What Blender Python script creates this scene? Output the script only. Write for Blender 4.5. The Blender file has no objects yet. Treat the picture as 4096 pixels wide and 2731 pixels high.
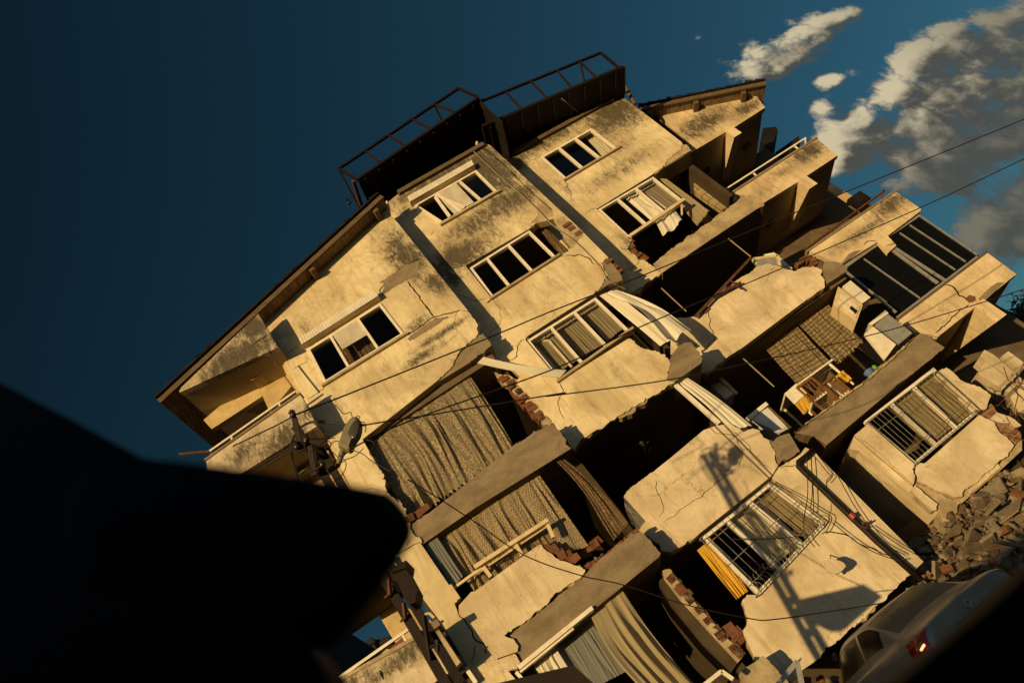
import bpy, bmesh, math, random
from mathutils import Vector, Matrix
from mathutils.geometry import tessellate_polygon
import mathutils.noise as mn
sc = bpy.context.scene
COL = sc.collection
# ------------------------------------------------------------------ camera, sky, sun, exposure
CZ = 1.09                                  # eye height above the street
R_RIGHT = Vector((0.82429071, 0.17416816, -0.53871168))
R_DOWN = Vector((-0.53489523, 0.55141995, -0.6401743))
R_FWD = Vector((0.18555839, 0.81584404, 0.54769206))
EYE = Vector((0, 0, CZ))
cd = bpy.data.cameras.new('camera'); cam = bpy.data.objects.new('camera', cd); COL.objects.link(cam)
cd.sensor_width = 36; cd.lens = 2886 / 4096 * 36; cd.clip_start = 0.05; cd.clip_end = 2000
m = Matrix((R_RIGHT, -R_DOWN, -R_FWD)).transposed().to_4x4(); m.translation = EYE
cam.matrix_world = m
cd.dof.use_dof = True; cd.dof.focus_distance = 15.5; cd.dof.aperture_fstop = 2.2
sc.camera = cam
SUN_EL = math.radians(4.5); TO_SUN_AZ = math.atan2(-0.82, -1.0)
sc.view_settings.view_transform = 'Standard'; sc.view_settings.look = 'None'
sc.view_settings.gamma = 1; sc.view_settings.use_curve_mapping = False
sc.view_settings.exposure = 0.0
ld = bpy.data.lights.new('sun', 'SUN'); sun = bpy.data.objects.new('sun', ld); COL.objects.link(sun)
ld.energy = 4.55; ld.angle = math.radians(0.5); ld.color = (1.0, 0.715, 0.33)
tos = Vector((math.sin(TO_SUN_AZ) * math.cos(SUN_EL), math.cos(TO_SUN_AZ) * math.cos(SUN_EL), math.sin(SUN_EL)))
sun.rotation_euler = tos.to_track_quat('Z', 'Y').to_euler(); sun.location = (-20, -25, 30)

# pixel -> point of a plane Y = const (the zones are crops of the photograph)
ZONE = {'Z1': (600, 500, .5102), 'Z2': (1300, 100, .5527), 'Z3': (2300, 200, .5739), 'Z4': (3000, 600, .5741), 'Z5': (600, 1200, .5739),
        'Z6': (1400, 900, .5741), 'Z7': (2200, 900, .5741), 'Z8': (3000, 1300, .5741), 'Y1': (1100, 1900, .5299), 'Y2': (1900, 1700, .6575),
        'Y3': (2800, 1700, .6575), 'Y4': (2800, 0, .574), 'S': (0, 0, 1), 'W1': (1060, 1600, .2551), 'W2': (3200, 1100, .3507),
        'W3': (2800, 1480, .3189), 'W4': (1950, 2250, .4252), 'W5': (3250, 2250, .3597), 'W6': (2650, 600, .2551), 'W7': (3600, 1500, .5103)}
def ray(z, x, y):
    a, b, s = ZONE[z]
    return R_RIGHT * (a + s * x - 2048) + R_DOWN * (b + s * y - 1365.5) + R_FWD * 2886
def at(z, x, y, Y):
    r = ray(z, x, y)
    return EYE + r * (Y / r.y)
def P(z, txt, Y):
    out = []
    for t in txt.split(';'):
        t = t.strip()
        if not t: continue
        rg = t.startswith('~'); a = t.lstrip('~').split()
        v = at(z, float(a[0]), float(a[1]), Y)
        out.append((v.x, v.z, rg))
    return out
def XZ(*pairs): return [(a, b + CZ, False) for a, b in pairs]

# sky
w = bpy.data.worlds.new('World'); sc.world = w; w.use_nodes = True; w.cycles.sampling_method = 'MANUAL'; w.cycles.sample_map_resolution = 256
nt = w.node_tree; N = nt.nodes; L = nt.links; N.clear()
def nd(tree, typ, **kw):
    n = tree.nodes.new(typ)
    for k, v in kw.items():
        if k == 'inp':
            for kk, vv in v.items(): n.inputs[kk].default_value = vv
        else: setattr(n, k, v)
    return n
def math_(tree, op, a, b=None, c=None, clamp=False):
    n = tree.nodes.new('ShaderNodeMath'); n.operation = op; n.use_clamp = clamp
    for i, v in enumerate((a, b, c)):
        if v is None: continue
        if isinstance(v, (int, float)): n.inputs[i].default_value = v
        else: tree.links.new(v, n.inputs[i])
    return n.outputs[0]
def maprange(tree, v, a, b, c=0., d=1., smooth=True):
    n = tree.nodes.new('ShaderNodeMapRange'); n.interpolation_type = 'SMOOTHSTEP' if smooth else 'LINEAR'
    tree.links.new(v, n.inputs[0])
    for i, x in enumerate((a, b, c, d)): n.inputs[i + 1].default_value = x
    return n.outputs[0]
def mixc(tree, f, a, b, mode='MIX'):
    n = tree.nodes.new('ShaderNodeMix'); n.data_type = 'RGBA'; n.blend_type = mode
    if isinstance(f, (int, float)): n.inputs[0].default_value = f
    else: tree.links.new(f, n.inputs[0])
    for i, v in ((6, a), (7, b)):
        if isinstance(v, tuple): n.inputs[i].default_value = v if len(v) == 4 else (*v, 1)
        else: tree.links.new(v, n.inputs[i])
    return n.outputs[2]
sky = nd(nt, 'ShaderNodeTexSky', sky_type='NISHITA', sun_disc=False, sun_elevation=SUN_EL, sun_rotation=TO_SUN_AZ % (2 * math.pi), altitude=100, air_density=1.0, dust_density=0.6, ozone_density=3.0)
tc = nd(nt, 'ShaderNodeTexCoord'); sep = nd(nt, 'ShaderNodeSeparateXYZ'); L.new(tc.outputs['Generated'], sep.inputs[0])
yy = math_(nt, 'MAXIMUM', sep.outputs[1], 0.03)
cu = math_(nt, 'DIVIDE', sep.outputs[0], yy); cv = math_(nt, 'DIVIDE', sep.outputs[2], yy)
front = maprange(nt, sep.outputs[1], 0.05, 0.25)
# cloud banks: centre and radii as slopes x/y, z/y and a tilt
BANKS = [((1.12, .912), (.13, .058), -.10, 1.05), ((1.02, .912), (.065, .058), .2, 1.0), ((1.16, .925), (.05, .045), 0, .6), ((1.25, .918), (.05, .025), -.2, .6), ((1.075, .785), (.042, .026), -.2, .95), ((1.00, .742), (.045, .022), .75, .62),
         ((1.0, .635), (.10, .062), .0, 1.15), ((.925, .61), (.05, .04), .2, 1.0), ((1.14, .625), (.11, .075), .1, 1.2), ((1.24, .68), (.07, .075), .3, 1.1), ((1.31, .71), (.07, .05), .1, .75), ((1.25, .54), (.25, .14), .2, 1.25), ((1.42, .60), (.16, .10), .3, .95), ((1.04, .49), (.12, .07), .1, .95), ((1.2, .40), (.24, .07), .3, .8), ((1.0, .33), (.2, .08), .2, .85), ((.965, .985), (.02, .018), .0, .45), ((.985, 1.075), (.03, .02), .5, .3)]
def density(du, dv, det=9.0, rgh=.52):
    u = math_(nt, 'ADD', cu, du); v = math_(nt, 'ADD', cv, dv)
    tot = None
    for (c, r, tilt, amp) in BANKS:
        a = math_(nt, 'SUBTRACT', u, c[0]); b = math_(nt, 'SUBTRACT', v, c[1])
        ca, sa = math.cos(tilt), math.sin(tilt)
        x = math_(nt, 'DIVIDE', math_(nt, 'ADD', math_(nt, 'MULTIPLY', a, ca), math_(nt, 'MULTIPLY', b, sa)), r[0])
        y = math_(nt, 'DIVIDE', math_(nt, 'SUBTRACT', math_(nt, 'MULTIPLY', b, ca), math_(nt, 'MULTIPLY', a, sa)), r[1])
        d = math_(nt, 'ADD', math_(nt, 'MULTIPLY', x, x), math_(nt, 'MULTIPLY', y, y))
        g = math_(nt, 'MULTIPLY', math_(nt, 'EXPONENT', math_(nt, 'MULTIPLY', d, -1.0)), amp)
        tot = g if tot is None else math_(nt, 'ADD', tot, g)
    cb = nd(nt, 'ShaderNodeCombineXYZ'); L.new(u, cb.inputs[0]); L.new(v, cb.inputs[1]); cb.inputs[2].default_value = 3.7
    n1 = nd(nt, 'ShaderNodeTexNoise', noise_dimensions='2D', inp={'Scale': 9.0, 'Detail': det, 'Roughness': .55, 'Distortion': .1}); L.new(cb.outputs[0], n1.inputs['Vector'])
    wp = nd(nt, 'ShaderNodeVectorMath', operation='SCALE', inp={'Scale': .09}); L.new(n1.outputs['Color'], wp.inputs[0]); wa = nd(nt, 'ShaderNodeVectorMath', operation='ADD'); L.new(cb.outputs[0], wa.inputs[0]); L.new(wp.outputs[0], wa.inputs[1])
    vo = nd(nt, 'ShaderNodeTexVoronoi', feature='F1', voronoi_dimensions='2D', inp={'Scale': 13.0, 'Detail': 3.0 if det > 5 else 1.0, 'Roughness': .55, 'Lacunarity': 2.3}); L.new(wa.outputs[0], vo.inputs['Vector'])
    tot = math_(nt, 'MINIMUM', math_(nt, 'MULTIPLY', tot, 1.5), 1.5)
    puff = math_(nt, 'ADD', math_(nt, 'MULTIPLY', math_(nt, 'SUBTRACT', .45, vo.outputs['Distance']), .95), math_(nt, 'MULTIPLY', math_(nt, 'SUBTRACT', n1.outputs[0], .5), 1.25))
    return tot, math_(nt, 'MULTIPLY', puff, math_(nt, 'MINIMUM', math_(nt, 'MULTIPLY', tot, 1.6), 1.0))
t0, p0_ = density(0, 0, 5.5); t1, p1_ = density(-.012, .045, 4.0)
d0 = math_(nt, 'ADD', t0, p0_)
alpha = math_(nt, 'MULTIPLY', maprange(nt, d0, .25, 1.05), front)
lit = math_(nt, 'ADD', math_(nt, 'MULTIPLY', math_(nt, 'SUBTRACT', t0, t1), 1.15), math_(nt, 'MULTIPLY', math_(nt, 'SUBTRACT', p0_, p1_), .75))
lit = maprange(nt, lit, -.35, .95)
lit = math_(nt, 'MULTIPLY', lit, maprange(nt, cu, 1.45, 1.12, .35, 1.0)); lit = math_(nt, 'MULTIPLY', lit, maprange(nt, cv, .46, .62, .2, 1.0))
ccol = mixc(nt, lit, (.082, .082, .070), (.72, .61, .40))
skyc = mixc(nt, 1.0, sky.outputs[0], (.56, .88, .74), 'MULTIPLY')
grad = maprange(nt, cu, -.55, 1.5, .40, 1.02, False); gcol = nt.nodes.new('ShaderNodeCombineColor')
for i_ in range(3): L.new(grad, gcol.inputs[i_])
skyc = mixc(nt, front, mixc(nt, 1.0, sky.outputs[0], (1.30, 1.18, 1.05), 'MULTIPLY'), mixc(nt, 1.0, skyc, gcol.outputs[0], 'MULTIPLY'))
hsv = nd(nt, 'ShaderNodeHueSaturation', inp={'Saturation': 1.0, 'Value': 1.0}); L.new(skyc, hsv.inputs['Color'])
bg = nd(nt, 'ShaderNodeBackground', inp={'Strength': .10}); L.new(hsv.outputs[0], bg.inputs[0])
bg2 = nd(nt, 'ShaderNodeBackground', inp={'Strength': .9}); L.new(ccol, bg2.inputs[0])
mx = nd(nt, 'ShaderNodeMixShader'); L.new(math_(nt, 'MULTIPLY', alpha, .93), mx.inputs[0]); L.new(bg.outputs[0], mx.inputs[1]); L.new(bg2.outputs[0], mx.inputs[2])
wo = nd(nt, 'ShaderNodeOutputWorld'); L.new(mx.outputs[0], wo.inputs[0])

# ------------------------------------------------------------------ materials
def base(name, col=(.5, .5, .5), rough=.8, metal=0., spec=.3):
    mt = bpy.data.materials.new(name); mt.use_nodes = True
    b = mt.node_tree.nodes['Principled BSDF']
    b.inputs['Base Color'].default_value = (*col, 1); b.inputs['Roughness'].default_value = rough
    b.inputs['Metallic'].default_value = metal; b.inputs['Specular IOR Level'].default_value = spec
    return mt, mt.node_tree, b
def pos(t):
    return t.nodes.new('ShaderNodeNewGeometry').outputs['Position']
def noise(t, vec, scale, detail=6, rough=.6, dist=0., sc3=None):
    if sc3:
        mp = nd(t, 'ShaderNodeMapping'); mp.inputs['Scale'].default_value = sc3; t.links.new(vec, mp.inputs[0]); vec = mp.outputs[0]
    n = nd(t, 'ShaderNodeTexNoise', inp={'Scale': scale, 'Detail': detail, 'Roughness': rough, 'Distortion': dist}); t.links.new(vec, n.inputs['Vector'])
    return n.outputs[0]
def bump(t, b, h, strength=.3, dist=.02):
    n = nd(t, 'ShaderNodeBump', inp={'Strength': strength, 'Distance': dist}); t.links.new(h, n.inputs['Height']); t.links.new(n.outputs[0], b.inputs['Normal'])
def mottled(name, c1, c2, scale=4, rough=.85, metal=0., spec=.3, bmp=.3, sc3=None, detail=8):
    mt, t, b = base(name, c1, rough, metal, spec)
    n = noise(t, pos(t), scale, detail, .65, .3, sc3)
    t.links.new(mixc(t, maprange(t, n, .35, .68), c1, c2), b.inputs['Base Color'])
    if bmp: bump(t, b, noise(t, pos(t), scale * 8, 6, .7), bmp, .015)
    return mt
def plaster(name, col, stains=(), dirt=(.058, .047, .031), amount=.0, cracks=.5):
    """cream stucco: blotches, rain streaks, fine cracks; stains = (X, Zrel, rx, rz, strength) patches of black mould"""
    mt, t, b = base(name, col, .92, 0, .15)
    p = pos(t)
    c = tuple(x * k_ for x, k_ in zip(col, (.80, .76, .70))); c2 = (min(1, col[0] * 1.13), min(1, col[1] * 1.13), min(1, col[2] * 1.12))
    n1 = noise(t, p, .9, 7, .6, .6)
    cc = mixc(t, maprange(t, n1, .34, .66), c, c2)
    n1b = noise(t, p, 2.6, 8, .7, .8)
    cc = mixc(t, math_(t, 'MULTIPLY', maprange(t, n1b, .48, .70), .45), cc, (col[0] * .70, col[1] * .58, col[2] * .42))
    st = noise(t, p, 1.0, 6, .6, .4, (7, 7, .55))
    cc = mixc(t, math_(t, 'MULTIPLY', maprange(t, st, .50, .68), .42), cc, (col[0] * .6, col[1] * .52, col[2] * .40))
    fine = noise(t, p, 9, 10, .78, .9, (1.3, 1.3, .6))
    mid = noise(t, p, 2.4, 8, .7, 1.2, (1.5, 1.5, .62))
    tot = None
    for (X, Z, rx, rz, s) in stains:
        mp = nd(t, 'ShaderNodeMapping', vector_type='POINT')
        mp.inputs['Location'].default_value = (-X / rx, 0, -(Z + CZ) / rz); mp.inputs['Scale'].default_value = (1 / rx, 0, 1 / rz)
        t.links.new(p, mp.inputs[0])
        ln = nd(t, 'ShaderNodeVectorMath', operation='LENGTH'); t.links.new(mp.outputs[0], ln.inputs[0])
        g = maprange(t, ln.outputs['Value'], 1.75, 0.0, 0, s)
        tot = g if tot is None else math_(t, 'MAXIMUM', tot, g)
    if tot is None:
        v = nd(t, 'ShaderNodeValue'); v.outputs[0].default_value = amount; tot = v.outputs[0]
    grain = noise(t, p, 30, 8, .8, .3)
    comb = math_(t, 'ADD', math_(t, 'MULTIPLY', fine, .55), math_(t, 'MULTIPLY', mid, .55))
    comb = math_(t, 'ADD', comb, math_(t, 'MULTIPLY', grain, .45))
    comb = math_(t, 'ADD', comb, math_(t, 'MULTIPLY', tot, .36))
    cc = mixc(t, math_(t, 'MULTIPLY', maprange(t, comb, .76, 1.08), .5), cc, tuple(x * 2.3 for x in dirt))
    k = maprange(t, comb, .95, 1.12)
    cc = mixc(t, math_(t, 'MULTIPLY', k, .93), cc, mixc(t, maprange(t, grain, .35, .65), tuple(x * .62 for x in dirt), tuple(x * 2.0 for x in dirt)))
    # hairline cracks
    wv = nd(t, 'ShaderNodeVectorMath', operation='ADD'); nv = nd(t, 'ShaderNodeTexNoise', inp={'Scale': 2.2, 'Detail': 6., 'Roughness': .7}); t.links.new(p, nv.inputs['Vector'])
    scl = nd(t, 'ShaderNodeVectorMath', operation='SCALE', inp={'Scale': .55}); t.links.new(nv.outputs['Color'], scl.inputs[0]); t.links.new(p, wv.inputs[0]); t.links.new(scl.outputs[0], wv.inputs[1])
    vo = nd(t, 'ShaderNodeTexVoronoi', feature='DISTANCE_TO_EDGE', inp={'Scale': 1.25}); t.links.new(wv.outputs[0], vo.inputs['Vector'])
    line = maprange(t, vo.outputs['Distance'], .012, .002)
    gate = maprange(t, noise(t, p, .7, 3, .5, .3), .50, .64)
    cc = mixc(t, math_(t, 'MULTIPLY', math_(t, 'MULTIPLY', line, gate), cracks), cc, (.05, .035, .02))
    vo2 = nd(t, 'ShaderNodeTexVoronoi', feature='DISTANCE_TO_EDGE', inp={'Scale': 4.6}); t.links.new(wv.outputs[0], vo2.inputs['Vector'])
    cc = mixc(t, math_(t, 'MULTIPLY', math_(t, 'MULTIPLY', maprange(t, vo2.outputs['Distance'], .03, .004), maprange(t, tot, .15, .7)), .75), cc, (.045, .03, .017))
    spk = maprange(t, noise(t, p, 17, 3, .5), .66, .72); cc = mixc(t, math_(t, 'MULTIPLY', math_(t, 'MULTIPLY', spk, maprange(t, mid, .5, .65)), .5), cc, tuple(x * 1.3 for x in dirt))
    t.links.new(cc, b.inputs['Base Color'])
    h = math_(t, 'ADD', math_(t, 'MULTIPLY', noise(t, p, 55, 5, .7), .6), math_(t, 'MULTIPLY', fine, 1.0))
    bump(t, b, h, .6, .012)
    return mt
CREAM = (.67, .56, .355)
M = {}
M['A'] = plaster('plaster_gable', CREAM, [(2.3, 12.6, .55, 1.3, 1.0), (2.45, 11.3, .35, .6, .9), (1.5, 10.5, .35, .25, .8), (1.8, 9.9, .9, .12, .9), (1.1, 9.65, .6, .15, .8), (-.7, 12.2, .18, .45, .55), (.2, 12.6, .5, .3, .3), (.4, 9.3, 1.6, .5, .25), (-.8, 6.8, .5, .8, .2), (-0.95, 9.60, 0.07, 0.60, .42), (-0.3, 9.60, 0.12000000000000001, 0.60, .42), (0.4, 9.60, 0.17, 0.60, .42), (1.05, 9.60, 0.07, 0.60, .42), (1.6, 9.05, 0.07, 0.42, .42), (2.2, 9.05, 0.12000000000000001, 0.42, .42)])
M['B'] = plaster('plaster_bay', CREAM, [(4.6, 15.0, 2.2, .45, 1.0), (5.7, 14.2, .8, 1.7, 1.1), (5.5, 12.9, 1.0, .7, .95), (4.4, 12.8, 1.3, .5, .85), (3.4, 12.1, 1.3, .6, 1.0), (3.0, 11.6, .5, .4, .8), (3.2, 14.6, .5, .6, .6), (4.5, 9.5, 1.5, .8, .15), (3.5, 12.65, 0.07, 0.54, .42), (4.3, 12.65, 0.12000000000000001, 0.54, .42), (5.0, 12.65, 0.17, 0.54, .42), (5.35, 12.65, 0.07, 0.54, .42), (3.4, 9.85, 0.07, 0.48, .42), (4.0, 9.85, 0.12000000000000001, 0.48, .42), (4.8, 9.85, 0.17, 0.48, .42), (5.3, 9.85, 0.07, 0.48, .42), (3.5, 6.90, 0.07, 0.54, .42), (4.4, 6.90, 0.12000000000000001, 0.54, .42), (5.2, 6.90, 0.17, 0.54, .42), (5.4, 11.0, .3, .5, .6)])
M['C'] = plaster('plaster_top_bay', CREAM, [(8.2, 15.3, 2.6, .7, 1.0), (10.2, 14.7, 1.2, 1.1, 1.05), (9.4, 14.3, 1.6, .7, .8), (7.4, 13.2, .5, .6, .5), (8.9, 12.6, 1.6, .35, .7), (6.8, 15.0, .5, .6, 1.0), (7.6, 12.70, 0.07, 0.60, .42), (8.3, 12.70, 0.12000000000000001, 0.60, .42), (9.0, 12.70, 0.17, 0.60, .42), (9.4, 12.70, 0.07, 0.60, .42), (7.5, 10.3, .5, .5, .6), (9.4, 13.3, .9, .4, .5)])
M['R'] = plaster('plaster_balcony', (.64, .51, .32), [(13.0, 13.6, 1.1, .55, .95), (14.2, 13.2, .8, .35, .9), (12.3, 13.4, .6, .3, .7), (14.1, 10.5, .8, .35, 1.0), (13.0, 10.4, .6, .2, .6), (14.2, 7.6, .9, .3, .9), (13.0, 7.4, 1.4, .22, .7), (12.0, 10.2, .5, .3, .5)])
M['L'] = plaster('plaster_weathered', (.60, .50, .35), [(-2.2, 9.3, .8, .5, 1.0), (-1.6, 9.6, .4, .3, .8), (-3.0, 9.6, .6, .4, .8), (-2.2, 12.0, 1.2, .6, 1.1), (-1.6, 12.6, .6, .6, 1.1), (-2.0, 4.2, .9, .25, .9), (-3.0, 4.3, .6, .3, .8)])
M['low'] = plaster('plaster_lower', (.64, .53, .36), [(2.2, 4.4, .3, .6, .4), (6.2, 1.0, .3, .4, .4), (9.2, .9, .5, .3, .2)], cracks=.6)
M['recess'] = plaster('plaster_ochre', (.54, .41, .21), [(-2.6, 8.3, .4, .3, .5)], cracks=.15)
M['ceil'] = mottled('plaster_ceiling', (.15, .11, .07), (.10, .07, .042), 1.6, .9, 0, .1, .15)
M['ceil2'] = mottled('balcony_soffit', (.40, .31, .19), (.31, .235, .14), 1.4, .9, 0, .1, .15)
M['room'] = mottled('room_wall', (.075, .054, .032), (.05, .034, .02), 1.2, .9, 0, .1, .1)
M['concrete'] = mottled('concrete', (.26, .20, .125), (.17, .125, .078), 2.2, .92, 0, .15, 1.0, (.8, 1, 1.6), 11)
M['concrete2'] = mottled('concrete_chipped', (.29, .22, .135), (.46, .36, .21), 3.2, .92, 0, .15, .9)
def brickmat(name, c1, c2, mortar, s=3.2):
    mt, t, b = base(name, c1, .9, 0, .15)
    p = pos(t); sp = nd(t, 'ShaderNodeSeparateXYZ'); t.links.new(p, sp.inputs[0]); cb = nd(t, 'ShaderNodeCombineXYZ')
    t.links.new(math_(t, 'ADD', sp.outputs[0], sp.outputs[1]), cb.inputs[0]); t.links.new(sp.outputs[2], cb.inputs[1])
    br = nd(t, 'ShaderNodeTexBrick', inp={'Scale': s, 'Color1': (*c1, 1), 'Color2': (*c2, 1), 'Mortar': (*mortar, 1), 'Mortar Size': .025, 'Brick Width': .62, 'Row Height': .42, 'Bias': .1}); t.links.new(cb.outputs[0], br.inputs['Vector'])
    n = noise(t, p, 11, 8, .75, .5)
    t.links.new(mixc(t, math_(t, 'MULTIPLY', maprange(t, n, .45, .7), .7), br.outputs['Color'], (.30, .24, .16)), b.inputs['Base Color'])
    bump(t, b, math_(t, 'ADD', br.outputs['Fac'], math_(t, 'MULTIPLY', n, -1.2)), .6, .03)
    return mt
M['brick'] = brickmat('hollow_brick', (.24, .085, .035), (.17, .065, .03), (.33, .27, .19))
M['brick1'] = mottled('red_clay', (.19, .075, .036), (.12, .055, .03), 7, .9, 0, .15, .6)
M['hollow'] = brickmat('brick_cores', (.025, .012, .006), (.05, .02, .01), (.38, .14, .06), 11)
M['tile'] = brickmat('kitchen_tile', (.40, .31, .16), (.34, .25, .12), (.16, .11, .05), 1.6)
M['white'] = mottled('white_pvc', (.78, .70, .56), (.66, .58, .43), 5, .45, 0, .4, .05)
M['slat'] = mottled('shutter_pvc', (.74, .68, .56), (.62, .55, .42), 3, .5, 0, .35, .05)
M['beige'] = mottled('beige_paint', (.66, .52, .30), (.52, .40, .22), 4, .5, 0, .3, .1)
M['dark'] = mottled('dark_steel', (.010, .007, .006), (.018, .010, .007), 6, .6, .3, .3, .2)
M['rust'] = mottled('rusty_steel', (.16, .06, .025), (.07, .03, .018), 14, .8, .3, .3, .3)
M['sheet'] = mottled('sheet_metal', (.016, .011, .008), (.009, .006, .004), 2, .7, .2, .3, .2, (1, 6, 1))
M['wood'] = mottled('weathered_wood', (.15, .10, .058), (.085, .055, .03), 3, .85, 0, .15, .4, (1, 8, 8))
M['soffit'] = mottled('soffit_boards', (.26, .185, .10), (.10, .068, .036), 4, .85, 0, .15, .4, (6, .7, 6))
M['cable'] = base('cable_black', (.02, .015, .01), .6)[0]
M['glazing'] = mottled('aluminium_frame', (.40, .38, .33), (.30, .28, .24), 5, .4, .4, .4, .05)
M['twine'] = base('cable_pale', (.33, .26, .16), .7)[0]
M['pole'] = mottled('pole_steel', (.012, .008, .006), (.022, .011, .007), 5, .6, .5, .35, .3)
M['black'] = base('black_plastic', (.004, .0038, .0035), .7, 0, .1)[0]
M['glassdark'] = base('dark_glass', (.005, .005, .005), .25, 0, .06)[0]
def glass():
    mt = bpy.data.materials.new('window_glass'); mt.use_nodes = True; t = mt.node_tree; t.nodes.clear()
    o = nd(t, 'ShaderNodeOutputMaterial'); tr = nd(t, 'ShaderNodeBsdfTransparent', inp={'Color': (.93, .92, .88, 1)}); gl = nd(t, 'ShaderNodeBsdfGlossy', inp={'Roughness': .03, 'Color': (.9, .9, .9, 1)})
    fr = nd(t, 'ShaderNodeFresnel', inp={'IOR': 1.45}); mx = nd(t, 'ShaderNodeMixShader')
    t.links.new(math_(t, 'MULTIPLY', fr.outputs[0], .07), mx.inputs[0]); t.links.new(tr.outputs[0], mx.inputs[1]); t.links.new(gl.outputs[0], mx.inputs[2]); t.links.new(mx.outputs[0], o.inputs[0])
    return mt
M['glass'] = glass()
def cloth(name, col, alpha=1.0, trans=.3, pattern=None, pscale=10, lo=.35, hi=.95, col2=None):
    mt = bpy.data.materials.new(name); mt.use_nodes = True; t = mt.node_tree; t.nodes.clear()
    o = nd(t, 'ShaderNodeOutputMaterial'); df = nd(t, 'ShaderNodeBsdfDiffuse', inp={'Color': (*col, 1)}); tl = nd(t, 'ShaderNodeBsdfTranslucent', inp={'Color': (*col, 1)})
    mx = nd(t, 'ShaderNodeMixShader', inp={0: trans}); t.links.new(df.outputs[0], mx.inputs[1]); t.links.new(tl.outputs[0], mx.inputs[2]); out = mx.outputs[0]
    uv = nd(t, 'ShaderNodeUVMap').outputs[0]
    if pattern:
        if pattern == 'flower':
            vo = nd(t, 'ShaderNodeTexVoronoi', feature='F1', inp={'Scale': pscale, 'Randomness': .25}); t.links.new(uv, vo.inputs['Vector'])
            k = math_(t, 'SINE', math_(t, 'MULTIPLY', vo.outputs['Distance'], 17)); k = maprange(t, k, -.1, .5)
        elif pattern == 'swirl':
            nv = nd(t, 'ShaderNodeTexNoise', inp={'Scale': pscale * .55, 'Detail': 1.}); t.links.new(uv, nv.inputs['Vector'])
            vo = nd(t, 'ShaderNodeTexVoronoi', feature='SMOOTH_F1', inp={'Scale': pscale, 'Randomness': .6, 'Smoothness': .2}); t.links.new(uv, vo.inputs['Vector'])
            k = math_(t, 'SINE', math_(t, 'ADD', math_(t, 'MULTIPLY', vo.outputs['Distance'], 22), math_(t, 'MULTIPLY', nv.outputs[0], 14)))
            k = maprange(t, k, .25, .75)
        else:
            mp = nd(t, 'ShaderNodeMapping'); mp.inputs['Scale'].default_value = (pscale, pscale * .55, 1); t.links.new(uv, mp.inputs[0])
            br = nd(t, 'ShaderNodeTexBrick', inp={'Scale': 1., 'Color1': (1, 1, 1, 1), 'Color2': (.6, .6, .6, 1), 'Mortar': (0, 0, 0, 1), 'Mortar Size': .14, 'Brick Width': .9, 'Row Height': .55}); t.links.new(mp.outputs[0], br.inputs['Vector'])
            k = br.outputs['Color']
            n = nd(t, 'ShaderNodeTexNoise', inp={'Scale': pscale * 2.2, 'Detail': 3.}); t.links.new(uv, n.inputs['Vector']); k = math_(t, 'MULTIPLY', k, maprange(t, n.outputs[0], .3, .6, .35, 1))
        if col2:
            cc = mixc(t, k, col2, col); t.links.new(cc, df.inputs[0]); t.links.new(cc, tl.inputs[0])
        a = maprange(t, k, 0, 1, lo, hi, False)
        tr = nd(t, 'ShaderNodeBsdfTransparent'); m2 = nd(t, 'ShaderNodeMixShader'); t.links.new(a, m2.inputs[0]); t.links.new(tr.outputs[0], m2.inputs[1]); t.links.new(out, m2.inputs[2]); out = m2.outputs[0]
    elif alpha < 1:
        tr = nd(t, 'ShaderNodeBsdfTransparent'); m2 = nd(t, 'ShaderNodeMixShader', inp={0: alpha}); t.links.new(tr.outputs[0], m2.inputs[1]); t.links.new(out, m2.inputs[2]); out = m2.outputs[0]
    t.links.new(out, o.inputs[0])
    return mt
M['c_white'] = cloth('cloth_white', (.80, .74, .60), 1, .25)
M['c_sheer'] = cloth('cloth_sheer', (.52, .45, .33), .72, .35)
M['c_cream'] = cloth('cloth_cream', (.46, .37, .22), .95, .35)
M['c_yellow'] = cloth('cloth_yellow', (.66, .38, .05), 1, .2)
M['c_brown'] = cloth('cloth_brown', (.26, .175, .095), .97, .25, 'swirl', 12, .7, 1.0, (.15, .10, .055))
M['c_swirl'] = cloth('lace_swirl', (.46, .37, .23), 1, .3, 'swirl', 7, .72, .95, (.30, .235, .145))
M['c_flower'] = cloth('lace_flower', (.48, .375, .22), 1, .25, 'flower', 12, .72, .98, (.22, .165, .10))
M['c_grey'] = cloth('cloth_grey', (.20, .20, .18), 1, .2)
M['c_net'] = cloth('lace_net', (.42, .32, .18), 1, .2, 'brick', 10, .9, 1.0, (.17, .125, .07))

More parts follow.
